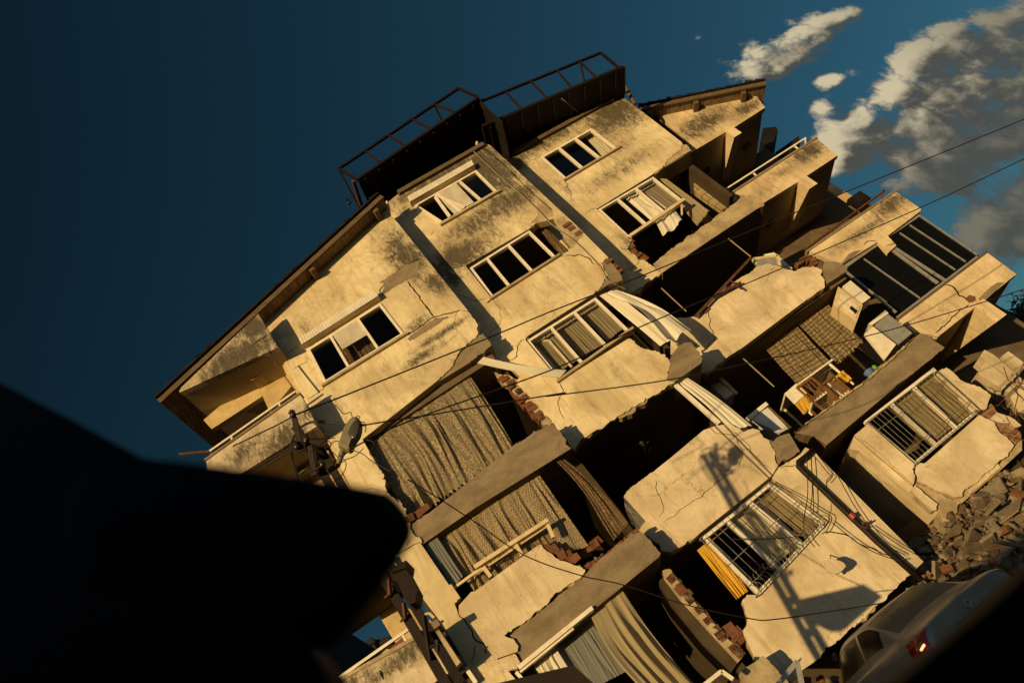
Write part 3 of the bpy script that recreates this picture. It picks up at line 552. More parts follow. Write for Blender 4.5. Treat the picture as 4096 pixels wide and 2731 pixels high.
# brick ended partition in the dark room beside it
b = MB(); q = P('Y2', '1140 880;~1185 868;~1290 1010;~1440 1190;~1640 1390;1600 1440;1460 1290;1250 1060;1150 930', YB); b.poly(rag(q, .02, seed=55), [], YB + .05, YB + .1, 1)
bricks(b, P('Y2', '1165 880;1270 1010;1420 1190;1620 1390', YB), YB + .02, 18, 2, .12, (.15, .13), .2, 17); bricks(b, P('Y2', '1240 980;1270 1010', YB), YB, 2, 0, .12, (.16, .13), .2, 18); bricks(b, P('Y2', '1540 1230;1600 1260;1600 1330', YB), YB + .05, 5, 0, .2, (.2, .16), .6, 19)
q = P('Y2', '1150 930;1250 1060;1460 1290;1600 1445;1560 1500;1380 1330;1190 1090;1120 960', YB + .25); b.poly(rag(q), [], YB + .12, YB + 3, 3)
b.build('partition', ['brick1', 'concrete2', 'hollow', 'room'], BLD)

# ------------------------------------------------------------------ bay C
wC1 = P('Z2', '1560 957;1925 747;2118 893;1738 1120', YC)
wC2 = P('Z3', '160 1108;545 880;762 1052;368 1304', YC)
outerC = (P('Z2', '1240 1000;1330 968;1372 922;2140 502', YC) + P('Z3', '325 320;740 640;~746 692;~700 720;~640 762;~630 803;~570 842;535 872;150 1108;365 1302;~400 1325;~362 1388;~430 1442;~440 1460;~495 1472;~530 1495;~560 1520;610 1562', YC) + P('Z7', '785 328;~690 390;~640 430;~560 482;480 500', YC) + [(5.9, P('Z7', '480 500', YC)[0][1], False), (5.9, P('Z2', '1240 1000', YC)[0][1], False)])
b = MB(); wall(b, outerC, [wC1], YC, .22, 0, 1, seed=71)
for i, (z, t, ww) in enumerate([('Z3', '70 1145;110 1115;165 1105', .014), ('Z2', '1740 1120;1760 1180;1785 1220;1770 1280', .012), ('Z2', '1480 985;1530 965;1560 955', .014), ('Z2', '1890 690;1905 720;1930 745', .02), ('Z3', '300 1380;400 1390;470 1440', .012), ('Z3', '340 1550;430 1500;450 1460', .014)]): crack(b, P(z, t, YC), YC, ww, 2, 80 + i)
b.build('wall', ['C', 'concrete2', 'crack'], BLD)
b = MB(); b.poly(rag(P('Z3', '745 655;~780 655;~815 705;630 805;~560 860;~535 872;~570 842;~630 803;~640 762;~700 720', YC), .02, seed=72), [], YC + .02, YC + .6, 0)
b.build('beam', 'concrete2', BLD)
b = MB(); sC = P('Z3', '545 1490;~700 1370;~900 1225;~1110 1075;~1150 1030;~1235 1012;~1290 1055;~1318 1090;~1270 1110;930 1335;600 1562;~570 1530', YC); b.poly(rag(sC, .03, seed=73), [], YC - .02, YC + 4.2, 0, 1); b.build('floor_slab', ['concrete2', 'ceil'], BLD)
b = MB(); bricks(b, P('Z3', '385 1325;400 1390;450 1430;510 1440', YC), YC + .03, 7, 0, .15, (.19, .13), .6, 21); b.build('broken_brickwork', 'brick1', BLD)
window(wC1, YC, (.345, .67), .07, .1, .0, 'ggg'); oC2 = window(wC2, YC, (.34, .665), .06, .1, .02, 'oon', False)
b = MB(); b.bar(*[p[:2] for p in P('Z3', '385 1298;760 1045', YC - .1)], .09, YC - .14, YC - .04); b.rod(at('Z3', 742, 1075, YC - .05), at('Z3', 745, 1150, YC - .05), .05); b.build('broken_sill', 'beige', oC2)
# tiled brick partition of the broken kitchen
b = MB(); q = P('W6', '490 540;~545 465;~620 520;~700 560;~760 610;~900 640;~1050 700;~1165 750;1170 800;1130 850;~1030 910;945 965;500 660', YC + 1.0); b.poly(rag(q, .015, seed=74), [], YC + .95, YC + 1.15, 0)
bricks(b, P('W6', '540 490;640 550;760 615;900 660;1050 710;1150 740', YC + 1.0), YC + .93, 10, 1, .2, (.22, .15), .15, 22); b.build('partition', ['tile', 'hollow', 'brick1'], BLD)
# parapet remains below
c3 = P('Z7', '840 660;~900 645;~1010 640;~1072 605;~1112 545;~1130 510;~1190 450;~1250 415;~1400 325;~1450 285;~1515 268;~1600 290;~1650 310;~1705 322;~1760 295;~1830 285;~1895 312;~1885 350;~1905 372;1915 385;~1916 430;~1760 540;1330 862;~1245 912;~1180 965;~1100 1035;~1065 1032;~1020 1010;840 1010', YC)
b = MB(); wall(b, c3, [], YC, .2, 0, 1, .02, seed=81)
for i, (t, ww) in enumerate([('1105 600;1120 660;1110 700;1140 760;1145 800;1100 840;1075 870', .02), ('1500 400;1530 330;1560 300', .008)]): crack(b, P('Z7', t, YC), YC, ww, 2, 90 + i)
b.build('parapet', ['low', 'concrete2', 'crack'], BLD)
b = MB(); b.poly(rag(P('Z4', '505 835;~520 780;~600 770;~680 810;~675 840;540 925;~525 885', YC), .02, seed=82), [], YC + .03, YC + .6, 0); b.build('beam', 'concrete', BLD)
b = MB(); bricks(b, P('Z7', '1050 620;1080 600;1110 560', YC), YC - .02, 3, 0, .14, (.16, .1), .7, 23); b.build('broken_brickwork', 'brick1', BLD); b = MB(); bricks(b, P('Z4', '330 800;370 770;400 740;470 790', YC + .4), YC + .4, 7, 0, .16, (.2, .12), .6, 24); b.build('broken_brickwork', 'brick1', BLD)
# floor slab of the open dining room
b = MB(); s4 = P('Z8', '320 748;~520 600;~760 430;~980 245;~1130 110;~1150 82;~1195 52;~1240 62;~1270 95;1358 152;1340 172;~1000 440;530 836;~490 800;~420 765;~360 755', YC); b.poly(rag(s4, .015, seed=83), [], YC + .02, YC + 4.2, 0, 1); b.build('floor_slab', ['concrete', 'ceil'], BLD)
b = MB(); b.poly(rag(P('Z8', '318 742;~520 590;~760 420;~980 235;~1130 98;1150 82;~980 250;~760 435;~520 605', YC), .02, seed=84), [], YC - .03, YC + .3, 0); b.build('floor_screed', 'concrete2', BLD)
# lowest right wall with grille
f1 = P('W7', '128 690;~195 690;620 312;~690 345;~730 360;~785 455;~840 485;~895 548;~850 605;~845 635;~780 665;~760 690;~590 850;~500 905;~490 950;~440 955;~370 925;~330 915;~265 885;~215 855;~140 830;~118 760', YC)
wF = P('Z8', '800 660;1285 285;1595 598;1158 965', YC)
f2 = P('W7', '262 0;~300 -30;~360 -60;~430 -10;~465 30;~540 65;~625 90;~712 155;~690 215;~675 265;~640 275;605 262', YC)
f3 = P('Z8', '728 765;825 685;1155 975;~1130 1000;~1150 1050;~1140 1105;1100 1075', YC)
f4 = P('Z8', '1120 1150;~1150 1115;~1240 1190;~1310 1245;~1300 1285;~1270 1290', YC); f5 = P('W7', '555 925;~540 890;~650 790;~770 680;798 715;~700 800', YC)
b = MB()
for i, q in enumerate((f1, f2, f3, f4)): wall(b, q, [], YC + .002 * i, .2, 0, 1, .018, seed=91 + i)
wall(b, f5, [], YC + .05, .2, 0, 1, .01, seed=97)
wall(b, P('W7', '708 340;~760 290;~825 310;~858 375;~790 370;~755 360', YC), [], YC + .01, .1, 0, 1, .01, seed=98); wall(b, P('W7', '838 312;~880 330;~955 390;~905 408;~870 370', YC), [], YC + .02, .1, 0, 1, .01, seed=99)
crack(b, P('Z8', '1160 970;1140 1000;1160 1060;1150 1100', YC), YC, .03, 2, 95); crack(b, P('Z8', '745 780;900 890;1000 985;1110 1080', YC), YC + .006, .008, 2, 96)
b.build('wall', ['low', 'concrete2', 'crack'], BLD)
b = MB(); b.poly(rag(P('W7', '605 262;~690 250;~730 200;~800 290;~850 330;~970 440;~972 500;~900 545;~800 470;~740 360;~640 310', YC), .02, seed=94), [], YC + .12, YC + .3, 0)
b.poly(rag(P('W7', '130 830;~260 880;~360 930;~430 965;~500 905;~780 690;~890 560;~972 490;972 570;800 730;500 985;~470 1000;~440 1130;~360 1130;~300 1050;~130 880', YC), .02, seed=95), [], YC + .1, YC + .4, 1)
b.build('broken_brickwork', ['brick', 'concrete2'], BLD)
b = MB(); sd = P('Z8', '728 765;700 850;770 860;1110 1150;1320 1300;1300 1270;1140 1105', YC)
b.poly([q[:2] for q in sd], [], YC + .1, YC + 3.5, 0); b.build('side_wall', 'low', BLD)
window(wF, YC, (.36, .68), .06, .1, .06, 'ngg', False)
def grille(label, cor, Y, nb, hs, extra=0):
    TL, TR, BR, BL = [c[:2] for c in cor]; t = MB()
    for i in range(nb + 1):
        a = lerp(TL, TR, i / nb); c = lerp(BL, BR, i / nb); t.rod((a[0], Y, a[1]), (c[0], Y, c[1]), .016 if i in (0, nb) else .010)
    for h in hs:
        a = lerp(TL, BL, h); c = lerp(TR, BR, h); t.rod((a[0], Y - .014, a[1]), (c[0], Y - .014, c[1]), .015)
    for p in (TL, TR, BR, BL): t.rod((p[0], Y, p[1]), (p[0], Y + .14, p[1]), .02)
    if extra:       # belly basket with scrolls at the bottom
        n = 22
        for i in range(n):
            a = lerp(BL, BR, (i + .5) / n); pts = [(a[0] + .05 * math.sin(k * .7), Y - .03 - .05 * math.sin(k / 9 * math.pi), a[1] + .01 + .03 * k) for k in range(10)]; t.tube(pts, .006, 5)
    return t.build('window_grille', 'grille', BLD)
M['grille'] = mottled('grille_paint', (.22, .20, .165), (.10, .075, .05), 12, .6, .1, .3, .1)
grille('', P('Z8', '820 670;1300 320;1600 590;1155 965', YC - .12), YC - .12, 18, (.0, .22, .78, 1.0))
gE = P('Y3', '0 690;430 345;760 590;345 1035', YB - .14)
grille('', gE, YB - .14, 13, (0, .12, .5, .86, 1.0), 1)

# ------------------------------------------------------------------ right block R with balconies
b = MB(); r1 = P('Z3', '560 440;1250 300;1325 402;1110 540;1050 572;848 692;700 560', YR); wall(b, r1, [], YR, .18, 0, 0, seed=101); b.build('wall', ['R', 'concrete2'], BLD)
zc1 = at('Z3', 1325, 402, YR).z; xr = at('Z3', 1325, 402, YR).x; xl = 10.9
YW = 18.0
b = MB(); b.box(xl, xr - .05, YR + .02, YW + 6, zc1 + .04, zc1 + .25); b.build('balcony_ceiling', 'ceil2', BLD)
def fin(x, w_, zt, h, L_=2.1):
    b = MB(); y0 = YR - .012
    b.hexa([(x, y0, zt - h), (x + w_, y0, zt - h), (x + w_, y0 + L_, zt - .01), (x, y0 + L_, zt - .01), (x, y0, zt + .004), (x + w_, y0, zt + .004), (x + w_, y0 + L_, zt + .035), (x, y0 + L_, zt + .035)])
    b.build('bracket_beam', 'R', BLD)
fin(at('Z3', 1052, 572, YR).x, .30, zc1, .36)
# lamps recessed in the ceiling
for (z, x, y) in (('Z3', 915, 843), ('Z3', 1192, 672)):
    r = ray(z, x, y); k = (zc1 + .04 - CZ) / r.z; c = EYE + r * k; b = MB(); b.tube([c + Vector((0, 0, .0)), c + Vector((0, 0, -.03))], .15, 20); b.build('ceiling_lamp', 'wood', BLD)
r = ray('Z3', 1355, 1212)
# balcony 2
p2 = P('Z3', '1090 1000;1680 618;1832 735;1612 880;1560 915;1318 1064;1240 1020', YR)
zt2 = at('Z3', 1680, 618, YR).z; zb2 = at('Z3', 1832, 735, YR).z; xr2 = at('Z3', 1832, 735, YR).x
b = MB(); wall(b, p2, [], YR, .14, 0, 0, seed=102); crack(b, P('Z3', '1345 850;1385 870;1430 850', YR), YR, .012, 1, 3); o = b.build('balcony_parapet', ['R', 'crack'], BLD)
b = MB(); b.bar(lerp(p2[0], p2[1], -.05), lerp(p2[0], p2[1], 1.01), .07, YR - .03, YR + .17); b.build('coping', 'concrete', o)
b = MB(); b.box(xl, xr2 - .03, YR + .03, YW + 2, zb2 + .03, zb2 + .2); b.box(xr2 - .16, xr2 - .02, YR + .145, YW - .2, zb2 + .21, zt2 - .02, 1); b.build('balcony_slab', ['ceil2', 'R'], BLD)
fin(at('Z3', 1550, 915, YR).x, .32, zb2, .42)
r = ray('Z3', 1355, 1212); c = EYE + r * ((zb2 + .03 - CZ) / r.z); b = MB(); b.tube([c, c + Vector((0, 0, -.03))], .14, 20); b.build('ceiling_lamp', 'wood', BLD)
def rail(name, pts, posts, Y, mat, w=.05):
    b = MB()
    for a, c in zip(pts, pts[1:]): b.rod(at(*a, Y), at(*c, Y), w)
    for a, c in posts: b.rod(at(*a, Y), at(*c, Y), w * .8)
    return b.build(name, mat, BLD)
rail('railing', [('Z3', 1040, 980), ('Z3', 1610, 615)], [(('Z3', 1605, 618), ('Z3', 1605, 655)), (('Z3', 1245, 860), ('Z3', 1265, 880)), (('Z3', 1525, 668), ('Z3', 1555, 690))], YR + .06, 'white')
# balcony 3, closed in with glass
p3 = P('Z4', '405 702;1012 288;1190 410;1185 428;950 600;1000 640;1020 668;965 715;890 660;890 632;660 800;620 785;560 765;490 738', YR)
zb3 = at('Z4', 1190, 425, YR).z; xr3 = at('Z4', 1190, 415, YR).x
b = MB(); p3 = P('Z4', '405 702;1012 288;1190 410;1188 425;960 598;1020 665;960 718;890 640;630 800;~600 780;~550 765;~490 740', YR); wall(b, p3, [], YR, .14, 0, 0, .02, seed=103)
b.poly(rag(P('Z4', '628 796;~690 725;~730 705;~785 695;640 800', YR), .015), [], YR - .005, YR - .001, 1); crack(b, P('Z4', '790 665;815 640;880 632', YR), YR, .03, 2, 4); crack(b, P('Z4', '945 668;985 660;1015 640', YR), YR, .03, 2, 5)
o = b.build('balcony_parapet', ['R', 'concrete', 'crack'], BLD); b = MB(); b.bar(lerp(p3[0], p3[1], -.02), lerp(p3[0], p3[1], 1.01), .06, YR - .03, YR + .17); b.build('coping', 'concrete', o)
b = MB(); b.box(xl, xr3 - .03, YR + .03, YW + 2, zb3 + .03, zb3 + .2); b.build('balcony_slab', 'ceil2', BLD)
rail('railing', [('Z4', 380, 697), ('Z4', 935, 282), ('Z4', 918, 335)], [(('Z4', 545, 545), ('Z4', 580, 565)), (('Z4', 815, 365), ('Z4', 840, 385))], YR + .06, 'rust')
gl = MB(); q = [p[:2] for p in P('Z4', '640 830;1185 455;1600 740;1070 1130', YR + .12)]
gl.poly(q, [], YR + .12, YR + .14, 0); o = gl.build('glazing', 'glassdark', BLD)
b = MB()
for (t, ww) in (('655 815;890 650', .10), ('955 600;1180 450', .10), ('795 755;1185 1028', .028), ('1115 520;1505 775', .028), ('1045 575;1432 832', .028), ('985 690;1310 925', .08), ('1010 680;1360 905', .07), ('1178 452;1585 728', .03), ('1030 1168;1590 745', .09), ('650 830;1020 1130', .05)):
    a, c = P('Z4', t, YR + .08); b.bar(a[:2], c[:2], ww, YR + .09 - .002 * len(b.f) / 6, YR + .119)
b.build('frame', 'glazing', o)
# balcony 4
p4 = P('Z4', '1030 1180;1648 712;1856 865;1700 1000;1690 1040;1560 1100;1320 1300;~1280 1285;~1230 1285;~1180 1270;~1150 1275', YR)
p4 = P('Z4', '1030 1180;1648 712;1856 865;1310 1300;~1270 1285;~1190 1275;~1150 1270', YR)
zb4 = at('Z4', 1856, 865, YR).z; xr4 = at('Z4', 1856, 865, YR).x; zt4 = at('Z4', 1648, 712, YR).z
b = MB(); wall(b, p4, [], YR, .14, 0, 0, .02, seed=104); crack(b, P('Z4', '1360 940;1420 955;1460 1010;1510 1040;1530 1070', YR), YR, .05, 1, 6); crack(b, P('Z4', '1530 1075;1440 1140;1370 1210;1290 1275', YR), YR, .03, 1, 7)
b.poly(rag(P('Z4', '1500 1045;~1530 1010;~1570 1020;~1575 1045;~1540 1065', YR), .015), [], YR - .006, YR - .003, 2); b.poly(rag(P('Z4', '1590 1035;~1680 950;~1720 925;1775 920;1615 1070', YR), .012), [], YR - .006, YR - .003, 3)
o = b.build('balcony_parapet', ['R', 'crack', 'brick1', 'concrete'], BLD); b = MB(); b.bar(lerp(p4[0], p4[1], -.02), lerp(p4[0], p4[1], 1.01), .05, YR - .03, YR + .17); b.build('coping', 'wood', o)
b = MB(); b.box(xl - 1.0, xr4 - .03, YR + .03, YW + 2, zb4 + .03, zb4 + .2); b.box(xr4 - .16, xr4 - .02, YR + .145, YW - .2, zb4 + .21, zt4 - .02, 1); b.build('balcony_slab', ['ceil2', 'R'], BLD)
fin(at('Z4', 1545, 1080, YR).x, .34, zb4, .62, 2.6)
# lowest balcony at the far right
b = MB(); Y5 = YR + .3
for t in ('1605 215;1632 172;1700 205;1895 375;1885 400;1650 255', '1590 320;1645 252;1870 430;1805 470;1780 460;1600 345', '1755 215;1800 182;1909 260;1909 300;1850 290'): b.poly([q[:2] for q in P('Z8', t, Y5)], [], Y5, Y5 + .5, 0)
b.build('balcony_parapet', 'L', BLD)
b = MB(); wall(b, P('Z8', '1780 545;1909 405;1960 380;1960 760;~1909 690;~1880 660;~1835 640;~1800 590', YR), [], YR - .3, .2, 0, 1, .02, seed=105); b.poly(rag(P('Z8', '1745 540;~1780 500;1909 392;1909 410;~1780 548;~1800 590;~1780 600', YR), .02, seed=106), [], YR - .28, YR - .1, 2); b.build('wall', ['low', 'concrete2', 'concrete'], BLD)
rail('railing', [('Z8', 1705, 465), ('Z8', 1909, 270), ('Z8', 1960, 225)], [], YR - .1, 'twine', .05)
b = MB(); b.box(9.8, at('Z3', 1400, 735, YW + .3).x, YW + .3, YW + .5, .3, at('Z3', 1300, 700, YW + .3).z)     # back wall of the balconies
b.build('rear_wall', 'ceil', BLD)
b = MB(); b.poly([q[:2] for q in P('Z4', '540 215;705 315;850 395;900 700;520 800;430 500', YW + 4)], [], YW + 4, YW + 8, 0); 
tag(b.build('ochre_house', 'recess'), 'ochre rendered house side seen in sunlight between the right balconies', 'house')

# ------------------------------------------------------------------ rooms: floors, party walls, rear walls
b = MB()
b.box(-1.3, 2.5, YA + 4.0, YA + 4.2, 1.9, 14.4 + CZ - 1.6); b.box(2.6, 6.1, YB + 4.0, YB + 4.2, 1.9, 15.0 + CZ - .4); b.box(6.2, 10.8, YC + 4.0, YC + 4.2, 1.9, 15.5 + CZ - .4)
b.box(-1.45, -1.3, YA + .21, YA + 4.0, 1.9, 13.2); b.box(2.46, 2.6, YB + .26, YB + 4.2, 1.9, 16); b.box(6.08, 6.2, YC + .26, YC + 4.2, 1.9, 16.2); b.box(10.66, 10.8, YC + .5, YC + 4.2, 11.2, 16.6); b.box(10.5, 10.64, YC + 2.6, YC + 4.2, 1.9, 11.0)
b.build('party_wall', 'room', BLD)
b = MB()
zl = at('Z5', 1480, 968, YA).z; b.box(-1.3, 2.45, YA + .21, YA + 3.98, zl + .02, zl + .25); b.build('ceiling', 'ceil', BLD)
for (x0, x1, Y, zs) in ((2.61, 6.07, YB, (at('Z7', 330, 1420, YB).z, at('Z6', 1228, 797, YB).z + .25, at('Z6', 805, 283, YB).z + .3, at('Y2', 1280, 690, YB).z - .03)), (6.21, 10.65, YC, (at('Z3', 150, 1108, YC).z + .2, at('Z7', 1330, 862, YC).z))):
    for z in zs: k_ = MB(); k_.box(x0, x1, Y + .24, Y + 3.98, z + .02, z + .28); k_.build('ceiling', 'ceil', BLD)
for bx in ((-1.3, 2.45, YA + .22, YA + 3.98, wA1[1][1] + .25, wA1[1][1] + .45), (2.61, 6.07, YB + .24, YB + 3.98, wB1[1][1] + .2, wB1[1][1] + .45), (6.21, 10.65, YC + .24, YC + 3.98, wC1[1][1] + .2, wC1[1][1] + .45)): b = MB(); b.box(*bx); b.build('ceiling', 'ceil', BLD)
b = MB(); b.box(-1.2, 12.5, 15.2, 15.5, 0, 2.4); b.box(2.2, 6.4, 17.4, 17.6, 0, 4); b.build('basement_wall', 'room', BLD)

# ------------------------------------------------------------------ left balcony stack L
b = MB(); l1 = P('Z5', '755 95;835 235;890 330;205 645;215 610', YL); wall(b, l1, [], YL, .15, 0, 0, seed=111); crack(b, P('Z5', '695 330;720 305;760 280;800 255;830 240', YL), YL, .03, 1, 8); crack(b, P('Z5', '700 335;740 320;840 270', YL), YL, .012, 1, 9)
b.build('balcony_fascia', ['L', 'crack'], BLD)
zl1 = at('Z5', 890, 332, YL).z; xlr = at('Z5', 890, 332, YL).x; xll = at('Z5', 205, 640, YL).x
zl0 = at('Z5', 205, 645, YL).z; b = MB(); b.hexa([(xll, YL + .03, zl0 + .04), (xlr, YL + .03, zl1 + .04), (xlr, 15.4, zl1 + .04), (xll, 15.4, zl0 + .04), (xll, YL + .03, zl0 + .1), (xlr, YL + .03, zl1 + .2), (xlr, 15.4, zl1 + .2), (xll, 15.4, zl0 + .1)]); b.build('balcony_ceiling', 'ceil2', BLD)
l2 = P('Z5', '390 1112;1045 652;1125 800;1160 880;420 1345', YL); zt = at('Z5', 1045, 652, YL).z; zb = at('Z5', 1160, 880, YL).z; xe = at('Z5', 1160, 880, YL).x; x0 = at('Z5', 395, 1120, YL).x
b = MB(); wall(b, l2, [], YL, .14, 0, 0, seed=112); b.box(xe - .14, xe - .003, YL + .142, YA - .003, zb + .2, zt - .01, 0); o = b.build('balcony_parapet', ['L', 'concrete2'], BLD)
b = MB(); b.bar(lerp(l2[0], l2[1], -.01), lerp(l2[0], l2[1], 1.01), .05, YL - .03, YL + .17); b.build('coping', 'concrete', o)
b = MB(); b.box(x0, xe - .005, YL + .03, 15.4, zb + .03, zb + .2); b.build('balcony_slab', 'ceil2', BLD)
rail('railing', [('Z5', 415, 1055), ('Z5', 1015, 638)], [(('Z5', 570, 950), ('Z5', 572, 982)), (('Z5', 900, 720), ('Z5', 908, 740)), (('Z5', 418, 1055), ('Z5', 440, 1075))], YL + .05, 'white', .045)
rail('rusty_rod', [('Z5', 205, 1073), ('Z5', 410, 1055)], [], YL - .1, 'rust', .04); rail('rusty_rod', [('Z5', 865, 435), ('Z5', 1012, 628)], [], YL + .1, 'rust', .025)
# recess behind the balcony: ochre walls, door opening
YRc = 13.4; zz = at('Y1', 490, 1265, 14.2).z
b = MB(); b.box(-3.2, A_XL - .02, 13.9, 14.1, zz + .26, zb + .02); b.build('recess_wall', 'recess', BLD)
b = MB(); b.poly([k[:2] for k in P('Z5', '372 835;785 480;1080 300;1110 690;985 600;835 782;785 668;430 898', YRc)], [], YRc, YRc + .15, 0)
b.build('recess_wall', 'recess', BLD)
b = MB(); b.box(-3.6, A_XL - .02, 15.5, 15.7, zb + .1, zl1 + .1); b.build('recess_rear_wall', 'room', BLD)
b = MB(); p = P('Z5', '665 502;912 350;940 420;705 560', 13.0); b.poly([k[:2] for k in p], [], 13.0, 13.5, 0); p = P('Z5', '905 345;1100 690;1060 700;985 600;930 470', 13.0); b.poly([k[:2] for k in p], [], 12.98, 13.9, 0); b.build('recess_beam', 'recess', BLD)
# storey below: pale piers and shaded recess behind the pole
b = MB(); b.poly([k[:2] for k in P('W1', '460 1010;720 850;770 960;530 1165', 13.3)], [], 13.3, 13.6, 0); b.build('recess_pier', 'L', BLD); b = MB(); b.poly([k[:2] for k in P('W1', '850 820;960 700;1010 830;910 910', 13.2)], [], 13.2, 13.5, 0); b.build('recess_pier', 'L', BLD); b = MB(); b.poly([k[:2] for k in P('W1', '750 1310;930 1235;1000 1350;800 1420', 13.3)], [], 13.3, 13.6, 0)
b.build('recess_pier', 'L', BLD)
b = MB(); b.poly([k[:2] for k in P('W1', '1070 1160;1170 1085;1350 1400;1220 1400', YA)], [], YA + .02, YA + .4, 0); b.build('corner_pier', 'recess', BLD)
# lower-left balcony
l3 = P('Y1', '300 1650;1085 1212;1215 1130;1400 1410;1340 1470;1000 1700', YL)
b = MB(); wall(b, l3, [], YL, .14, 0, 1, .02, seed=113); crack(b, P('Y1', '790 1470;800 1500;820 1540', YL), YL, .06, 2, 13); o = b.build('balcony_parapet', ['L', 'concrete2', 'crack'], BLD)
b = MB(); b.bar(lerp(l3[0], l3[1], 0), lerp(l3[0], l3[1], .99), .06, YL - .03, YL + .17); b.build('coping', 'concrete2', o)
b = MB(); z3 = at('Y1', 1400, 1410, YL).z; b.box(-4.6, at('Y1', 1400, 1410, YL).x, YL + .145, 15.0, z3 + .02, z3 + .2); b.build('balcony_slab', 'ceil', BLD)
rail('railing', [('Y1', 440, 1560), ('Y1', 1040, 1140)], [(('Y1', 960, 1195), ('Y1', 990, 1255)), (('Y1', 520, 1515), ('Y1', 540, 1550))], YL + .05, 'white', .05)
Yy = 14.2
b = MB(); b.poly([k[:2] for k in P('Y1', '715 940;790 890;1000 1000;1180 1100;1160 1200;905 1260', Yy)], [], Yy, Yy + .25, 0); b.build('recess_pier', 'recess', BLD)
b = MB(); b.box(-3.3, -1.6, YL + .3, 14.2, zz, zz + .25); b.build('balcony_slab', 'ceil', BLD)
b = MB(); b.bar(*[k[:2] for k in P('Y1', '1085 1218;1240 1110', YL - .05)], .12, YL - .1, YL + .3); b.build('broken_sill', 'concrete', BLD)
# lower-left parts of the ground window
b = MB(); b.bar(*[k[:2] for k in P('Y1', '1440 1450;1520 1568', YA - .1)], .07, YA - .14, YA - .06); b.bar(*[k[:2] for k in P('Y1', '1370 1500;1440 1450', YA - .1)], .07, YA - .13, YA - .065); b.build('broken_frame', 'white', BLD)
b = MB(); b.bar(*[k[:2] for k in P('Y2', '265 1475;715 1110', YA - .02)], .07, YA - .05, YA + .1); b.bar(*[k[:2] for k in P('Y2', '275 1500;600 1235', YA + .02)], .035, YA - .0, YA + .1); b.bar(*[k[:2] for k in P('Y2', '250 1500;310 1568', YA + .02)], .06, YA - .0, YA + .1); b.build('window', 'white', BLD)
b = MB()     # broken low window under the flowered lace
b.bar(*[k[:2] for k in P('Y2', '0 868;445 582', YA)], .075, YA - .07, YA + .05)
for t in ('0 905;445 605',): b.bar(*[k[:2] for k in P('Y2', t, YA + .04)], .03, YA + .06, YA + .1)
for t in ('50 860;95 920', '245 720;285 790', '440 600;475 680'): b.bar(*[k[:2] for k in P('Y2', t, YA)], .07, YA + .0, YA + .07)
b.bar(*[k[:2] for k in P('Y1', '1320 835;1390 940', YA)], .08, YA - .05, YA + .05); b.bar(*[k[:2] for k in P('Y1', '1345 845;1560 690', YA)], .05, YA + .03, YA + .08)
o = b.build('window', 'beige', BLD)
b = MB(); b.poly([k[:2] for k in P('Y2', '0 880;440 600;475 680;385 728;0 1000', YA + .09)], [], YA + .09, YA + .1, 0); b.build('pane', 'glass', o)

# ------------------------------------------------------------------ roofs
def rake(p, q, Yf, Yb, th, mat_f, brks, seed):
    a, c = Vector((p[0], p[1])), Vector((q[0], q[1])); d = (c - a).normalized(); n = Vector((-d.y, d.x)); n = n if n.y > 0 else -n
    r = MB(); A = a - n * th; C = c - n * th; E1 = a + n * .10; G = c + n * .10
    r.hexa([(A.x, Yf + .06, A.y), (C.x, Yf + .06, C.y), (C.x, Yb, C.y), (A.x, Yb, A.y), (a.x, Yf + .06, a.y), (c.x, Yf + .06, c.y), (c.x, Yb, c.y), (a.x, Yb, a.y)], 0)
    o = r.build('roof', 'soffit', BLD)
    f = MB(); A2 = a - n * (th + .04); C2 = c - n * (th + .04); f.hexa([(A2.x, Yf, A2.y), (C2.x, Yf, C2.y), (C2.x, Yf + .055, C2.y), (A2.x, Yf + .055, A2.y), (a.x, Yf, a.y), (c.x, Yf, c.y), (c.x, Yf + .055, c.y), (a.x, Yf + .055, a.y)]); f.build('fascia_board', 'wood', o)
    t = MB(); k = int((c - a).length / .3)
    for i in range(k + 1):
        e = a.lerp(c, i / k); e2 = a.lerp(c, min(1, (i + 1.04) / k)); h = .055 + .02 * (i % 2)
        s0 = e + n * .002; s1 = e2 + n * .002
        t.hexa([(s0.x, Yf - .07, s0.y), (s1.x, Yf - .07, s1.y), (s1.x, Yb, s1.y), (s0.x, Yb, s0.y), (s0.x + n.x * h, Yf - .07 - rnd.uniform(0, .05), s0.y + n.y * h), (s1.x + n.x * h * .6, Yf - .07, s1.y + n.y * h * .6), (s1.x + n.x * h, Yb, s1.y + n.y * h), (s0.x + n.x * h, Yb, s0.y + n.y * h)])
    t.build('roof_tiles', 'sheet', o)
    for (z, x, y) in brks:
        v = at(z, x, y, Yf + .1); s = (v.x - a.x) / (c.x - a.x); e = a.lerp(c, s) - n * (th + .002); k2 = MB(); w2 = d * .07; h2 = -n * .17
        k2.hexa([(q_.x, yy_, q_.y) for yy_ in (Yf + .07, Yf + .44) for q_ in (e - w2 + h2, e + w2 + h2, e + w2, e - w2)]); k2.build('purlin_end', 'wood', o)
YF = YA - .42
rake(P('Z5', '45 690', YF)[0], P('Z1', '1800 545', YF)[0], YF, 17.5, .12, 'wood', [('Z1', 1740, 670), ('Z1', 1240, 1130)], 1)
YF2 = YR - .42
rake(P('Z3', '440 400', YF2)[0], P('Z3', '1325 218', YF2)[0], YF2, 20, .12, 'wood', [('Z3', 865, 360), ('Z3', 1195, 290), ('Z3', 560, 440)], 2)
